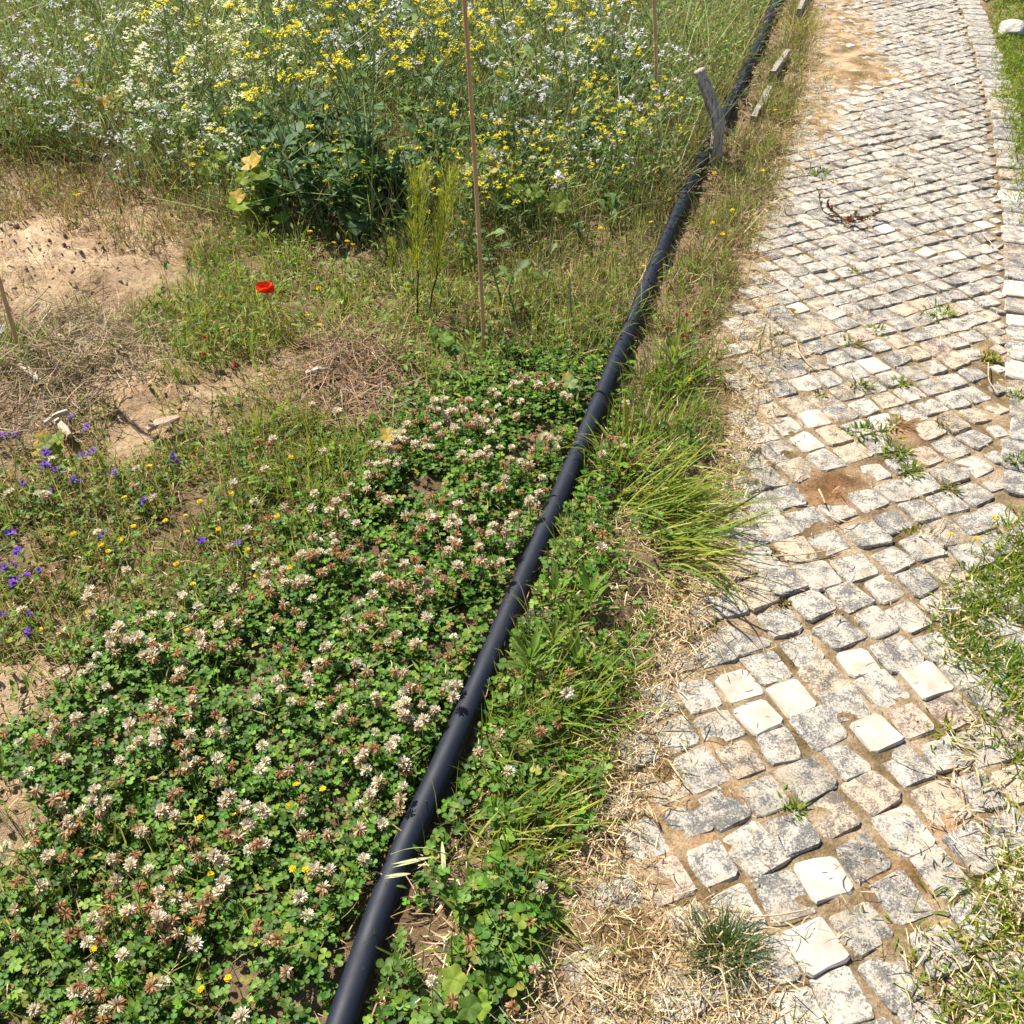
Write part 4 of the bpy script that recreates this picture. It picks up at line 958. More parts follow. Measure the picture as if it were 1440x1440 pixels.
plant_out(MUST, [(290, 300), (640, 330), (880, 200), (950, 290), (820, 380), (640, 390), (420, 365)], 24, 'short yellow flowering mustard', 'mustard plant', 'mustard plants in the flowering field', rp, (.38, .6), .28)
plant_out(RADI, [(-60, 160), (330, 200), (390, 340), (250, 300), (60, 250)], 16, 'low white flowering wild radish', 'wild radish', 'white wild radish plants', rp, (.45, .65), .25)
plant_out(RADI, [(700, 220), (960, 190), (930, 300), (800, 340), (700, 330)], 14, 'low white flowering wild radish', 'wild radish', 'white wild radish plants', rp, (.45, .7), .25)
plant_out(CREAM, [(200, 170), (420, 170), (420, 280), (260, 280)], 8, 'low cream flowered wild radish', 'wild radish', 'cream wild radish plants', rp, (.5, .75), .3)
# leafy dark mass under the mustard
def build_leafy(r, h, n, pal, L):
    root = empty('leafy_plant'); S = Soup(); 
    for s_ in range(3):
        a = r.uniform(0, 6.28); tp = np.array([math.cos(a) * .08, math.sin(a) * .08, h * r.uniform(.8, 1.1)]); P = np.stack([np.linspace(0, 1, 5) ** 1.2 * tp[c] for c in range(3)], -1); S.add(tubes(P, np.linspace(.004, .0018, 5), (.14, .2, .07), 5))
        for k in range(n // 3):
            f = r.uniform(.1, 1); p0 = np.array([f ** 1.2 * tp[0], f ** 1.2 * tp[1], f ** 1.2 * tp[2]]); c = pick(pal, 1, .2, r); LL = L * r.uniform(.55, 1.2) * (1.15 - .5 * f)
            part('leaf', Soup().add(strips(p0[None], r.uniform(0, 6.28), LL, LL * r.uniform(.36, .55), r.uniform(.35, 1.05), r.uniform(.5, 1.3), LOBED if r.random() < .6 else OVAL, fold=r.uniform(.1, .35), roll=r.normal(0, .3), wig=r.normal(0, .4), c0=c, c1=c * 1.12, cmid=(.12, .18, .07))).mesh('lobed_leaf'), M_LEAF, root)
    part('stem', S.mesh('leafy_stem'), M_STEM, root); return root
LEAFY = Protos([build_leafy(rp, rp.uniform(.26, .36), 24, BLUEG, .13) for _ in range(4)])
plant_out(LEAFY, [(350, 240), (460, 200), (610, 220), (640, 300), (560, 345), (420, 340), (360, 310)], 22, 'dark green lobed leafy plant', 'leafy plant', 'leafy plants under the mustard', rp, (.8, 1.2), .2)
plant_out(LEAFY, [(640, 180), (880, 150), (860, 260), (700, 300)], 8, 'green lobed leafy plant', 'leafy plant', 'leafy plants under the mustard', rp, (.6, .9), .2)

# broad-leaved mallow, some leaves yellowed
def round_leaf(P, r, size, tiltdir, tilt, col, lobes=5):
    n = 30; th = np.linspace(0, 2 * PI, n, endpoint=False); rad = size * (1 + .13 * np.cos(lobes * th) + .04 * np.cos(17 * th)) * (1 - .35 * np.exp(-((th - PI) / .35) ** 2))
    rr = np.concatenate([[np.full(n, .02 * size)], [rad * .5], [rad]]); z = np.array([0, .10, .16])[:, None] * size + .10 * size * np.cos(lobes * th)[None] * np.array([0, .4, 1])[:, None]
    V = np.stack([rr * np.cos(th), rr * np.sin(th), z], -1).reshape(-1, 3)
    ca, sa = math.cos(tiltdir), math.sin(tiltdir); ct, st = math.cos(tilt), math.sin(tilt)
    x = V[:, 0] * ca + V[:, 1] * sa; y = -V[:, 0] * sa + V[:, 1] * ca; x, zz = x * ct + V[:, 2] * st, -x * st + V[:, 2] * ct
    V = np.stack([x * ca - y * sa, x * sa + y * ca, zz], -1) + P
    i = (np.arange(2)[:, None] * n + np.arange(n)[None]); j = (np.arange(2)[:, None] * n + (np.arange(n) + 1)[None] % n)
    Q = np.stack([i, j, j + n, i + n], -1).reshape(-1, 4); return V, Q, np.tile(col, (len(V), 1))
def build_broad(px, py, n, h, size, pal, label, seed, yel=0):
    r = np.random.default_rng(seed); x, y = at(px, py); root = empty('broad_leaf_plant', (x, y, float(gh(x, y)))); S = Soup(); tag(root, label, 'broad leaf plant', 'broad leaved plants in the weeds')
    for k in range(n):
        a = r.uniform(0, 6.28); z = h * r.uniform(.3, 1.1); rad = .5 * h * r.uniform(.2, 1.1); tp = np.array([math.cos(a) * rad, math.sin(a) * rad, z])
        S.add(tubes(np.stack([np.zeros(3), tp * [.35, .35, .55], tp]), np.linspace(.0028, .0014, 3), (.15, .22, .06), 4)); c = pick([(.42, .36, .05), (.50, .34, .06)], 1, .1, r)[0] if k < yel else pick(pal, 1, .15, r)[0]
        o = part('leaf', Soup().add(round_leaf(tp, r, size * r.uniform(.6, 1.15), r.uniform(-2.4, -.6), r.uniform(.1, .7), c)).mesh('round_leaf'), M_LEAF, root)
        if k < yel: o['label'] = 'yellowed leaf'
    part('stem', S.mesh('broad_stem'), M_STEM, root)
build_broad(385, 325, 12, .24, .045, YGRN[:3] + FRESH, 'bright lobed leaf plant with a yellow leaf left of the dark leafy mass', 1, 2)
build_broad(155, 185, 9, .20, .04, YGRN + FRESH, 'yellowing broad leaf plant behind the left dry grass', 2, 5)
build_broad(705, 320, 12, .26, .04, FRESH + YGRN, 'bright green broad leaf plant right of the tall bamboo cane', 3, 0)
build_broad(740, 345, 7, .22, .036, HERB + FRESH, 'green broad leaf plant between the tall cane and the pipe', 4, 0)
build_broad(320, 290, 6, .25, .04, HERB + FRESH, 'small round leaf plant left of the bright lobed one', 5, 0)
build_broad(72, 640, 7, .06, .028, [(.2, .24, .05)], 'low plant with pale yellow leaves amid purple flowers', 6, 4)
build_broad(560, 640, 5, .06, .022, [(.28, .32, .08), (.2, .26, .06)], 'pale leaf plant at the right end of brown straw heap', 7, 1)
build_broad(800, 570, 5, .07, .026, [(.2, .26, .08)], 'pale lobed leaf plant left of the pipe with a yellow leaf', 8, 2)
build_broad(655, 1420, 5, .09, .028, HERB + FRESH, 'large leaf plant in the nearest clover right of the pipe', 9, 0)
build_broad(620, 500, 6, .10, .03, HERB, 'low grey green leaf plant at the tall cane foot', 10, 0)

# tall pale weeds right of the tall cane
def build_tall_weed(pts, rad, leaves, label, seed, col=(.16, .24, .08), flower=None):
    r = np.random.default_rng(seed); b = at(*pts[0]); Y = b[1]; base = np.array([b[0], Y, float(gh(*b))]); P = np.array([at_depth(px, py, Y) for px, py in pts]); P[0] = base; Q = smooth_line(P, 14) - base
    root = empty('tall_weed', base); tag(root, label, 'tall weed', 'tall weeds beside the canes'); part('stem', Soup().add(tubes(Q, np.linspace(rad, rad * .5, 14), col, 6)).mesh('weed_stem'), M_STEM, root)
    for f, L, az in leaves:
        p0 = Q[int(f * 13)]; c = pick(HERB + [(.12, .18, .06)], 1, .1, r)
        part('leaf', Soup().add(strips(p0[None], az, L, L * .42, r.uniform(.7, 1.1), r.uniform(.1, .7), LOBED, fold=.25, roll=r.normal(0, .3), c0=c, cmid=(.2, .26, .1))).mesh('weed_leaf'), M_LEAF, root)
    if flower:
        S = Soup(); four_petal(S, Q[-1] + r.normal(0, .008, (5, 3)), r, .011, flower); part('flower_cluster', S.mesh('weed_flower'), M_PETAL, root)
build_tall_weed([(708, 442), (700, 405), (688, 365), (680, 325)], .0042, [(.95, .07, -.2), (.8, .06, 2.6), (.5, .05, .4), (.2, .09, -.6), (.1, .08, 3.4)], 'pale stemmed weed leaning just right of the tall cane', 1)
build_tall_weed([(730, 468), (724, 440), (716, 410), (722, 385)], .004, [(.95, .08, .8), (.9, .07, 2.2), (.4, .06, -.4), (.15, .07, 3.)], 'short thick weed with one upright broad leaf right of the tall cane', 2)
build_tall_weed([(768, 432), (772, 380), (776, 320), (785, 250)], .0026, [(.5, .05, 1.), (.3, .06, 3.)], 'thin upright weed with a lilac flower between tall cane and pipe', 3, flower=WHI)
build_tall_weed([(805, 470), (803, 440), (801, 390)], .0045, [], 'blunt pale green stalk left of the pipe', 4, (.2, .28, .12))
build_tall_weed([(523, 347), (523, 280), (524, 210), (526, 40)], .0042, [(.15, .12, 2.8), (.25, .1, .3), (.35, .1, 4.)], 'tall straight pale mustard stalk before the dark leafy mass', 5)

# feathery plants
def build_feather(b_px, t_px, rad, n, label, seed):
    r = np.random.default_rng(seed); b = at(*b_px); base = np.array([b[0], b[1], float(gh(*b))]); top = at_depth(*t_px, b[1]) - base; t = np.linspace(0, 1, 10); P = top * t[:, None]; P[1:-1, :2] += r.normal(0, .003, (8, 2))
    root = empty('feathery_plant', base); tag(root, label, 'feathery plant', 'feathery plants left of the tall cane'); part('stem', Soup().add(tubes(P, np.linspace(.0032, .0012, 10), (.035, .03, .025), 5)).mesh('feather_stem'), M_STEM, root)
    S = Soup(); f = r.uniform(.3, 1, n); B = np.stack([np.interp(f, t, P[:, c]) for c in range(3)], -1); H = np.linalg.norm(top)
    az = r.uniform(0, 6.28, n); L = H * r.uniform(.08, .24, n); c = pick([(.30, .32, .05), (.38, .36, .07), (.22, .26, .04)], n, .15, r)
    S.add(strips(B, az, L, .0022, r.uniform(.25, .8, n), r.normal(-.1, .25, n), [1, .9, .3], c0=c))
    B2 = B + np.stack([np.cos(az) * .5, np.sin(az) * .5, np.ones(n) * .75], -1) * L[:, None] * .4
    for _ in range(3): S.add(strips(B2 + r.normal(0, .006, B2.shape), az + r.normal(0, .8, n), L * .45, .0018, r.uniform(.1, .8, n), 0, [1, .8, .3], c0=c))
    part('foliage', S.mesh('feather_foliage'), M_LEAF, root)
build_feather((586, 452), (589, 250), .003, 190, 'tallest feathery yellow green plant left of the tall cane', 1)
build_feather((602, 452), (634, 255), .003, 190, 'leaning feathery yellow green plant nearest the tall cane', 2)
build_feather((556, 405), (551, 340), .002, 70, 'small feathery yellow green plant left of the taller pair', 3)

# ------------------------------------------------------------------ tufts, rosettes, weeds in the joints
def tuft(px, py, n, L, W, pal, label, cat='grass tuft', name='grass_tuft', az=None, azs=.6, lean=(.5, .35), curve=(.7, .4), rad=.03, prof=BLADE5, group='grass tufts beside the pipe and path', fold=0., seed=None, path=False, tip=None):
    r = np.random.default_rng(int(px * 13 + py)); x, y = at(px, py); z = max(float(gh(x, y)), .006) if path else float(gh(x, y))
    P = np.concatenate([r.normal(0, rad, (n, 2)), np.full((n, 1), -.004)], 1); a = r.uniform(0, 6.28, n) if az is None else r.normal(az, azs, n)
    if az is None: a = np.where(r.random(n) < .7, np.arctan2(P[:, 1], P[:, 0]) + r.normal(0, .4, n), a)
    c = pick(pal, n, .15, r); me = Soup().add(strips(P, a, r.uniform(*L, n), r.uniform(*W, n), np.abs(r.normal(*lean, n)), r.normal(*curve, n), prof, fold=fold, roll=r.normal(0, .5, n), wig=r.normal(0, .3, n), c0=c, c1=c if tip is None else pick(tip, n, .1, r))).mesh(name)
    o = link(name, me, M_LEAF); o.location = (x, y, z); return tag(o, label, cat, group)
TG = FRESH + YGRN
tuft(905, 715, 230, (.12, .27), (.0025, .0048), TG, 'large arching green grass tuft leaning over the paved path', az=-.15, azs=.45, lean=(.85, .25), rad=.055)
tuft(872, 660, 70, (.08, .18), (.003, .006), TG, 'upright green grass tuft hugging the pipe behind the large arching one', lean=(.4, .3), rad=.04)
tuft(930, 620, 70, (.08, .17), (.003, .005), TG, 'pale green grass tuft at the straw edge behind the arching one', az=.9, azs=.6, lean=(.5, .3), rad=.04)
tuft(925, 780, 70, (.16, .3), (.003, .006), TG, 'sparse long bladed tuft in front of the large arching one', az=-.35, azs=.35, lean=(1.05, .2), rad=.05)
tuft(735, 1040, 110, (.07, .15), (.002, .0038), FRESH + HERB, 'fine dark green tuft right of the pipe bend', az=.1, azs=1., lean=(.6, .35), rad=.045)
tuft(770, 1010, 100, (.08, .18), (.0025, .0045), FRESH + YGRN, 'green tuft reaching toward the setts right of the pipe bend', az=.25, azs=.5, lean=(.9, .3), rad=.045)
tuft(715, 1190, 120, (.08, .16), (.0025, .0045), YGRN, 'yellow green tuft spilling right from the pipe', az=.05, azs=.6, lean=(.8, .3), rad=.05)
tuft(935, 540, 120, (.08, .18), (.003, .006), FRESH, 'bright green tuft in the verge above the arching one', lean=(.4, .3), rad=.04)
tuft(435, 700, 80, (.06, .15), (.0025, .005), FRESH + OLIVE, 'green grass tuft at the far left edge of the clover', lean=(.4, .3), rad=.05)
tuft(1125, 48, 130, (.06, .16), (.0025, .004), YGRN + DRY, 'yellow grass tuft at the far path edge', lean=(.5, .35), rad=.05)
tuft(15, 510, 120, (.06, .15), (.0025, .004), HERB + FRESH, 'green grass tuft by the leaning left cane', lean=(.5, .35), rad=.05)
tuft(40, 215, 160, (.1, .24), (.0022, .004), BLUEG + FRESH, 'green grass tuft over the black pipe end at left', lean=(.6, .35), rad=.09)
tuft(300, 440, 110, (.08, .18), (.002, .004), YGRN, 'yellow green tuft left of the red poppy', lean=(.4, .3), rad=.05)
tuft(860, 450, 130, (.08, .18), (.0022, .004), FRESH + YGRN, 'green grass tuft left of the upper pipe', lean=(.6, .35), rad=.06)
tuft(1018, 1345, 420, (.03, .085), (.0014, .0026), [(.07, .14, .04), (.10, .18, .05), (.05, .11, .04)], 'spiky green rosette growing in straw on the paved path', 'rosette', 'spiky_rosette', None, .6, (.75, .35), (.25, .3), .016, group=None, path=True, tip=[(.13, .17, .07), (.09, .14, .06)])
tuft(1012, 1335, 110, (.02, .045), (.0016, .0028), YGRN, 'bright yellow green heart of the spiky rosette', 'rosette', 'rosette_heart', None, .6, (.3, .25), (.2, .3), .009, group=None, path=True)
JW = 'weeds growing in the paving joints'
for px, py, n, L, pal, lb in ((1320, 442, 60, .05, FRESH, 'bright green weed tuft alone amid the middle setts'), (1230, 468, 30, .03, FRESH, 'small green weed left of the lone bright tuft'), (1196, 486, 40, .035, OLIVE, 'olive weed tuft left of the small green weed'),
        (1212, 612, 50, .045, HERB + FRESH, 'leafy green weed between two white setts and red soil'), (1238, 614, 40, .04, HERB + FRESH, 'second leafy weed right of the one by red soil'), (1262, 640, 90, .04, OLIVE + FRESH, 'flat spreading weed mat right of the red soil'), (1280, 665, 70, .035, OLIVE + FRESH, 'lower part weed of the flat mat near red soil'),
        (1258, 600, 60, .035, DRY + OLIVE, 'dry weed mat above the flat green one'), (1210, 546, 50, .03, OLIVE, 'olive joint weed above the leafy pair'), (1266, 542, 35, .03, FRESH, 'green joint weed right of the olive one'), (1152, 556, 25, .02, OLIVE, 'tiny joint weed left of the olive one'),
        (1128, 362, 20, .02, FRESH, 'tiny green weed near the left path edge'), (1200, 384, 25, .025, OLIVE, 'tiny olive weed amid middle setts'), (1115, 1140, 40, .03, FRESH, 'small green weed between near setts above the white one'), (1330, 1038, 40, .04, YGRN, 'yellow green weed beside the right near setts'),
        (1328, 600, 40, .03, FRESH + OLIVE, 'green weed right of the missing sett'), (1390, 505, 160, .03, OLIVE + YGRN + DRY, 'wide olive weed patch at the right path border'), (1430, 560, 40, .03, FRESH, 'green weed by the right border near the wide patch'), (1335, 690, 50, .025, OLIVE, 'low weed line in front of the flat mat'),
        (1430, 650, 60, .035, FRESH, 'green weed at the right picture edge'), (1365, 855, 40, .035, YGRN + DRY, 'straw coloured weed at the lawn edge'), (1290, 755, 30, .03, YGRN, 'small yellow weed left of the lawn edge'), (1150, 247, 50, .045, HERB, 'dark green bushy weed at the left path edge'), (1175, 258, 20, .02, FRESH, 'tiny weed right of the bushy one'),
        (1280, 340, 20, .018, OLIVE, 'tiny weed in far setts'), (1405, 135, 60, .04, YGRN, 'yellow weed growing over the border course'), (1060, 640, 40, .02, [(.1, .085, .02)], 'brown moss cushion at the arching tuft tip'), (1085, 785, 40, .018, [(.1, .08, .02)], 'brown moss cushion left of near setts'), (1100, 850, 20, .014, [(.14, .13, .02)], 'yellow moss spot in a near joint')):
    tuft(px, py, n, (L * .5, L), (.003, .0065), pal, lb, 'joint weed', 'joint_weed', None, .6, (.8, .35), (.4, .4), L * .42, OVAL, JW, .25, path=True)
# the red stemmed weed
def red_weed():
    r = np.random.default_rng(9); x, y = at(1180, 310); root = empty('red_weed', (x, y, .012)); tag(root, 'dark red dying weed sprawling across the setts', 'weed'); S = Soup(); Lf = Soup()
    for tx, ty, z in ((1150, 272, .09), (1162, 290, .05), (1210, 296, .07), (1225, 310, .05), (1195, 318, .02), (1165, 300, .03), (1240, 300, .03)):
        q = at(tx, ty, z); tp = np.array([q[0] - x, q[1] - y, z]); P = smooth_line(np.stack([np.zeros(3), tp * [.6, .55, .3] + r.normal(0, .008, 3), tp]), 8); S.add(tubes(P, np.linspace(.003, .0012, 8), (.3, .2, .12), 5))
        m = 16; f = r.uniform(.35, 1, m); B = np.stack([np.interp(f, np.linspace(0, 1, 8), P[:, c]) for c in range(3)], -1)
        Lf.add(strips(B, r.uniform(0, 6.28, m), r.uniform(.012, .03, m), .008, r.uniform(.2, 1.4, m), .4, OVAL, fold=.3, c0=pick([(.12, .03, .02), (.2, .06, .03), (.09, .035, .02), (.2, .17, .05)], m, .2, r)))
    part('stem', S.mesh('red_stem'), M_STEM, root); part('leaves', Lf.mesh('red_leaves'), M_LEAF, root)
red_weed()
# lance-leaved weeds
def lance(px, py, n, L, label, seed, az=None):
    r = np.random.default_rng(seed); x, y = at(px, py); root = empty('lance_leaf_weed', (x, y, float(gh(x, y)))); tag(root, label, 'lance leaf weed', 'lance leaved weeds right of the pipe')
    h = L * .8; part('stem', Soup().add(tubes(np.array([[0, 0, -.005], [.002, 0, h * .5], [.004, .002, h]]), np.array([.0022, .002, .0015]), (.13, .2, .05), 5)).mesh('lance_stem'), M_STEM, root)
    for k in range(n):
        f = k / n; c = pick(FRESH + YGRN[:1], 1, .12, r)
        part('leaf', Soup().add(strips(np.array([[.004 * f, 0, h * (.15 + .85 * f)]]), k * 2.4 + r.normal(0, .2), L * r.uniform(.75, 1.15), L * .15, .95 - .75 * f + r.normal(0, .1), r.uniform(.2, .7), LANCE, fold=.35, c0=c, c1=c * 1.1, cmid=(.15, .24, .06))).mesh('lance_leaf'), M_LEAF, root)
for k, (px, py, n, L, lb) in enumerate(((778, 868, 14, .08, 'bright lance leaved weed touching the pipe at its middle'), (825, 878, 16, .085, 'bright lance leaved weed right of the one touching the pipe'), (800, 905, 12, .06, 'small lance leaved weed in front of the brighter pair'), (742, 965, 18, .085, 'broadest lance leaved weed nearest the pipe bend'),
        (775, 935, 14, .08, 'lance leaved weed behind the broadest one'), (808, 960, 12, .07, 'lance leaved weed at the straw edge right of the broadest one'), (942, 528, 18, .09, 'tall lance leaved weed in the verge above the arching tuft'), (955, 560, 12, .07, 'lance leaved weed beside the upper tall one'), (960, 480, 10, .06, 'small bluish lance leaved weed higher in the verge'), (640, 1300, 8, .06, 'small lance leaved weed right of the pipe end'))):
    lance(px, py, n, L, lb, 50 + k)

# ------------------------------------------------------------------ poppy, purple and yellow flowers
def disc_flower(S, r, n, L, W, pal, lean, curve, prof=(.4, .9, 1, .6), layers=1, z=0.):
    for q in range(layers):
        m = n; S.add(strips(np.tile([[0, 0, z]], (m, 1)), np.arange(m) * 2 * PI / m + r.normal(0, .08, m) + q * .3, L * r.uniform(.88, 1.1, m) * (1 - .2 * q), W, lean - .35 * q + r.normal(0, .08, m), r.normal(curve, .1, m), prof, c0=pick(pal, m, .08, r)))
def stem_mesh(h, rad, col, r):
    b = np.array([[0, 0, -.01], [r.normal(0, .008), r.normal(0, .008), h * .5], [0, 0, h]]); return Soup().add(tubes(smooth_line(b, 6), np.linspace(rad, rad * .7, 6), col, 4)).mesh('flower_stalk')
def poppy():
    r = np.random.default_rng(3); h = .16; x, y = at(374, 414, h); root = empty('poppy', (x, y, float(gh(x, y)))); tag(root, 'single open red poppy above the mixed grass', 'poppy')
    part('stem', stem_mesh(h, .0016, (.12, .16, .05), r), M_STEM, root)
    for k in range(6):
        S = Soup().add(strips(np.array([[0, 0, h - .004]]), k * PI / 3 + r.normal(0, .1), .034 * r.uniform(.9, 1.1), .05, .95 + r.normal(0, .12), -.35, [.25, .8, 1, .9, .55], fold=.3, roll=r.normal(0, .15), c0=(.75, .055, .012), c1=(.82, .085, .02)))
        part('petal', S.mesh('poppy_petal'), M_PETAL, root)
    S = Soup(); disc_flower(S, r, 14, .007, .0025, [(.03, .02, .03)], .6, .2, z=h); part('centre', S.mesh('poppy_centre'), M_PETAL, root)
poppy()
rf = np.random.default_rng(77)
def build_small(name, r, h, kind):
    root = empty(name); part('stem', stem_mesh(h, .0012, (.14, .18, .05), r), M_STEM, root); S = Soup()
    if kind == 'yellow': disc_flower(S, r, 13, .0085, .0032, [(.82, .58, .01), (.80, .52, .008)], 1.2, .15, layers=2, z=h)
    elif kind == 'purple':
        for q in range(3):
            off = np.array([r.normal(0, .005), r.normal(0, .005), h - .008 * q]); S.add(strips(np.tile(off, (5, 1)), np.arange(5) * 1.2566 + q, .0118, .0078, .55 + r.normal(0, .1, 5), .7, [.35, .6, .95, 1, .5], c0=pick([(.17, .05, .40), (.27, .06, .40), (.12, .05, .36)], 5, .1, r), c1=pick([(.17, .10, .55), (.26, .09, .52)], 5, .1, r)))
        part('leaves', Soup().add(strips(np.stack([np.zeros(7), np.zeros(7), r.uniform(0, h * .7, 7)], -1), r.uniform(0, 6.28, 7), .03, .006, r.uniform(.6, 1.2, 7), .5, LANCE, fold=.3, c0=pick(OLIVE + HERB, 7, .1, r))).mesh('hairy_leaves'), M_LEAF, root)
    elif kind == 'red': disc_flower(S, r, 9, .010, .006, [(.35, .02, .02), (.45, .03, .02)], .5, .2, layers=2, z=h)
    part('petals', S.mesh(name + '_petals'), M_PETAL, root); return root
PUR = Protos([build_small('purple_flower', rf, h, 'purple') for h in (.04, .05, .06, .045)])
YELF = Protos([build_small('yellow_flower', rf, h, 'yellow') for h in (.05, .07, .09, .06)])
REDF = Protos([build_small('red_flower', rf, h, 'red') for h in (.06, .1)])
def put_small(protos, pts, base, cat, group, hs, z0):
    for k, (px, py) in enumerate(pts):
        o = protos.get(k); h = hs[k % len(hs)] ; f = float(np.interp(py, [200, 500, 900], [1.2, .98, .78])); x, y = at(px, py, h * f); o.location = (x, y, max(float(gh(x, y)), 0)); o.scale = (f, f, f); o.rotation_euler = (rf.normal(0, .2), rf.normal(0, .2), rf.uniform(0, 6.28)); tag(o, where(px, py, base), cat, group)
def zz(pts, k, ox, oy): return [(ox + x / k, oy + y / k) for x, y in pts]
put_small(PUR, zz([(295, 330), (370, 365), (80, 400), (20, 400), (325, 485), (375, 470), (172, 515), (235, 550), (120, 605), (332, 575), (200, 455), (208, 630), (735, 490), (580, 675), (500, 565), (850, 825), (998, 838), (415, 820), (85, 865), (15, 945), (190, 970), (118, 1000), (140, 1240), (95, 1155), (5, 1150), (5, 795), (60, 1025), (30, 960), (45, 985), (180, 530)], 3, 0, 480),
          'violet flower', 'purple flower', 'purple flowers at the left edge', (.04, .05, .06, .045), 0)
yl = zz([(830, 10), (540, 668), (858, 668), (950, 630), (1222, 495), (710, 755), (790, 765), (918, 783), (785, 820), (470, 830), (400, 832), (445, 885), (305, 808), (560, 790), (1075, 805), (1020, 878), (752, 948), (1228, 952), (1095, 995), (818, 1028), (985, 1030), (715, 1175), (360, 1150), (815, 1250), (165, 1255), (632, 535), (1175, 725)], 3, 0, 480)
yl += zz([(1245, 480), (1255, 522), (1383, 485), (852, 597), (1015, 585), (890, 800), (1265, 795), (1283, 843), (785, 1020), (772, 1042), (397, 1130), (990, 1252), (885, 1338)], 3, 0, 960)
yl += zz([(1355, 1215), (1345, 1410), (1260, 1350), (945, 1405), (940, 1255), (1300, 992), (1365, 1030), (1215, 725), (1240, 712), (1330, 710), (350, 808), (313, 835), (985, 225)], 3, 0, 0)
yl += zz([(1093, 930), (1103, 970), (12, 1025), (38, 1040), (1340, 950), (1275, 1140), (1020, 720)], 3, 480, 0) + zz([(135, 735), (340, 735), (240, 890), (155, 990), (130, 970), (440, 320), (540, 650), (405, 470)], 3, 960, 0)
yl += [(1395, 727), (1378, 760), (1342, 757), (981, 527)]
put_small(YELF, yl, 'small yellow flower', 'yellow flower', 'small yellow flowers in the weeds', (.05, .07, .09, .06), 0)
put_small(REDF, [(295, 480), (307, 499), (340, 514), (957, 441), (967, 467), (984, 433), (975, 483), (945, 465)], 'dark red flower', 'red flower', 'small dark red flower heads', (.06, .1), 0)

# ------------------------------------------------------------------ seed spikes and dry stalks
def seed_spike(r, h, hl, hw, pal):
    root = empty('seed_spike'); P = smooth_line(np.array([[0, 0, -.01], [.006, .004, h * .5], [.012, 0, h]]), 8); part('stem', Soup().add(tubes(P, np.linspace(.0013, .0009, 8), (.18, .19, .07), 4)).mesh('spike_stem'), M_STEM, root)
    n = 46; f = r.random(n); B = P[-1] + np.stack([.1 * f * hl, 0 * f, f * hl], -1); part('seed_head', Soup().add(strips(B, r.uniform(0, 6.28, n), hw * r.uniform(.8, 1.3, n) * (1.1 - .6 * f), .0026, r.uniform(.3, .8, n), .2, [.5, 1, .8, .1], fold=.3, c0=pick(pal, n, .15, r))).mesh('seed_head'), M_DRY, root); return root
SPK = Protos([seed_spike(rf, .10, .035, .006, [(.24, .2, .09), (.3, .24, .12)]), seed_spike(rf, .13, .045, .006, [(.2, .19, .08)]), seed_spike(rf, .09, .05, .012, [(.3, .2, .11), (.36, .25, .14)])])
for k, (px, py, v) in enumerate(((674, 1190, 2), (595, 1275, 0), (570, 1330, 0), (117, 1140, 1), (48, 1225, 1), (75, 1262, 1), (302, 1075, 1), (417, 1068, 0), (401, 1128, 0), (302, 1195, 2), (240, 1228, 0), (233, 1265, 0), (450, 1115, 1), (42, 1218, 0), (1103, 455, 1), (1085, 470, 1), (1070, 450, 1), (940, 400, 2), (930, 420, 2), (880, 575, 2), (893, 545, 2), (890, 590, 2))):
    o = SPK.get(v); x, y = at(px, py, .13); o.location = (x, y, float(gh(x, y))); o.rotation_euler = (rf.normal(0, .15), rf.normal(0, .15), rf.uniform(0, 6.28)); tag(o, where(px, py, 'brown seed spike' if v == 2 else 'slim olive seed spike'), 'seed spike', 'seed spikes above the grass')
def stalk(pts, rad, label, col=(.55, .42, .25), z=.017):
    P = np.array([[*at(px, py, z), z + .006 * math.sin(k * 1.7)] for k, (px, py) in enumerate(pts)]); c = P[0].copy(); m = 5 * len(pts)
    o = link('dry_stalk', Soup().add(tubes(smooth_line(P - c, m), np.linspace(rad, rad * .6, m), col, 5)).mesh('dry_stalk'), M_DRY); o.location = c; tag(o, label, 'dry stalk', 'dry stalks lying on the paving')
stalk(zz([(850, 700), (940, 730), (975, 770), (940, 805)], 3, 960, 0), .0022, 'curled pale stalk amid the far setts')
stalk(zz([(1265, 985), (1290, 1020), (1340, 1060), (1440, 1100)], 3, 960, 0), .002, 'long thin stalk running to the right border course')
stalk(zz([(385, 845), (425, 885), (400, 920)], 3, 960, 0), .0018, 'short stalk at the left path edge above the red weed')
stalk(zz([(480, 0), (490, 50), (540, 100), (590, 120)], 3, 960, 480), .0022, 'hooked pale stalk on the left setts')
stalk(zz([(1290, 90), (1290, 170), (1330, 215)], 3, 960, 480), .002, 'bent stalk below the wide olive weed patch')
stalk(zz([(620, 735), (690, 770), (745, 740)], 3, 960, 480), .0022, 'curved stalk just below the red soil patch')
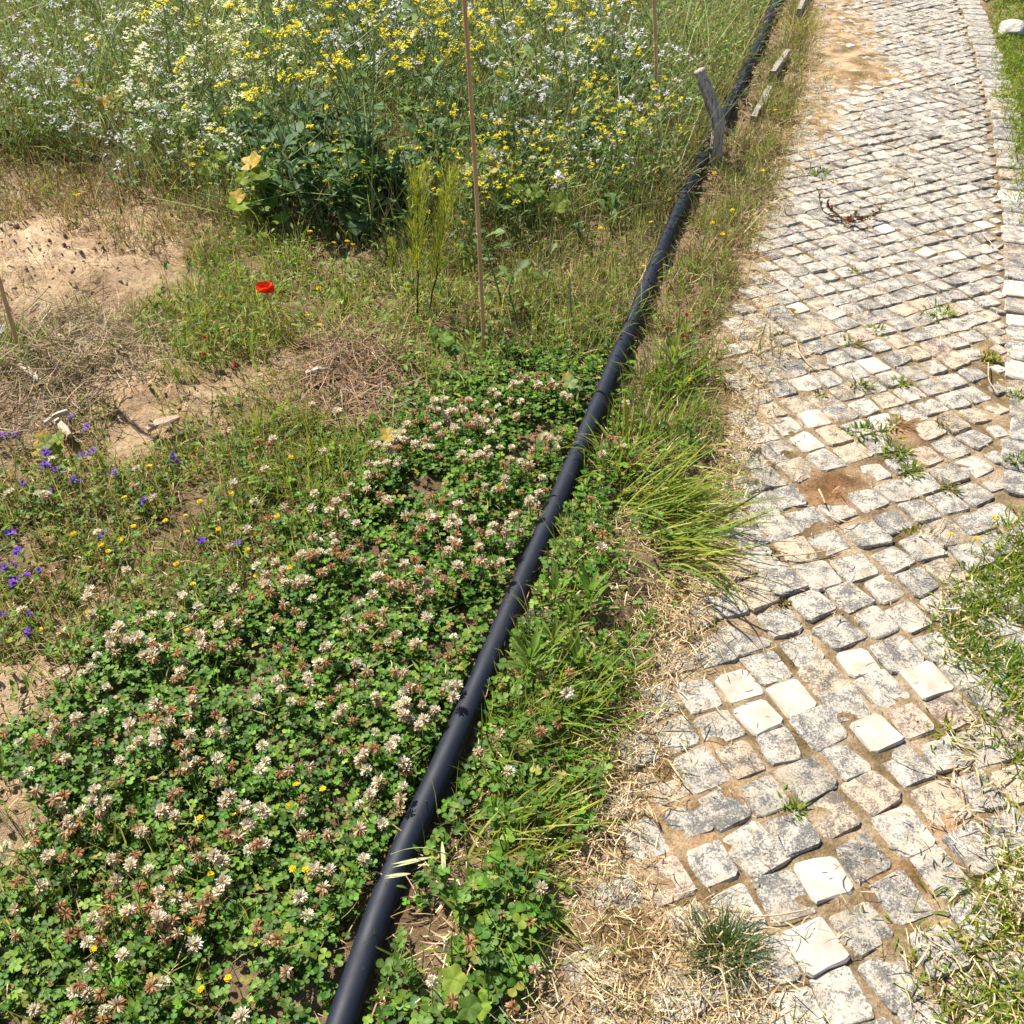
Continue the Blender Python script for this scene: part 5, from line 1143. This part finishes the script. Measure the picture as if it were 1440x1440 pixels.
stalk(zz([(575, 625), (600, 690)], 3, 960, 480), .003, 'short stalk lying on the red soil patch')
stalk(zz([(910, 870), (990, 910), (1075, 935)], 2.88, 940, 760), .0014, 'straight straw on a near grey sett')
stalk(zz([(1110, 960), (1170, 985), (1195, 1060)], 2.88, 940, 760), .0015, 'bent straw crossing near setts by the lawn')
stalk(zz([(0, 890), (40, 960), (85, 1000)], 2.88, 940, 760), .002, 'broken straw at the left edge of near setts')
stalk(zz([(985, 1195), (1020, 1240), (1110, 1330), (1220, 1430)], 3, 480, 480), .0035, 'thick dry stalk in the straw right of the pipe', z=.035)
stalk(zz([(330, 660), (440, 660), (560, 630)], 2.88, 940, 1060), .002, 'dry stalk left of the near white setts')
stalk(zz([(175, 860), (215, 890), (240, 1000), (250, 1080)], 2.88, 940, 1060), .0018, 'dry stalk lying over the spiky rosette', z=.05)
stalk(zz([(380, 905), (520, 905)], 3, 960, 480) + [(1180, 770)], .0022, 'dry stalk right of the arching tuft')
# wild oat arching over the pipe
def oat():
    x, y = at(650, 1235); root = empty('wild_oat', (x, y, float(gh(x, y)))); tag(root, 'pale wild oat with spikelets hanging across the pipe', 'wild oat')
    def w(px, py, z): q = at(px, py, z); return np.array([q[0] - x, q[1] - y, z])
    P = smooth_line(np.stack([[0, 0, 0], w(640, 1215, .08), w(605, 1200, .12), w(575, 1200, .10), w(550, 1208, .09)]), 16); part('stem', Soup().add(tubes(P, np.linspace(.0012, .0007, 16), (.3, .32, .14), 4)).mesh('oat_stem'), M_STEM, root)
    for (ax, ay, bx_, by_) in ((606, 1212, 552, 1226), (578, 1235, 542, 1242), (622, 1190, 625, 1230)):
        a, b = w(ax, ay, .085), w(bx_, by_, .08); d = b - a
        part('spikelet', Soup().add(strips(np.stack([a, a]), math.atan2(d[1], d[0]) + np.array([-.05, .05]), np.linalg.norm(d), .005, PI / 2, 0.02, [.3, .9, 1, .7, .05], fold=.5, c0=[(.5, .5, .26), (.42, .44, .2)])).mesh('spikelet'), M_DRY, root)
oat()
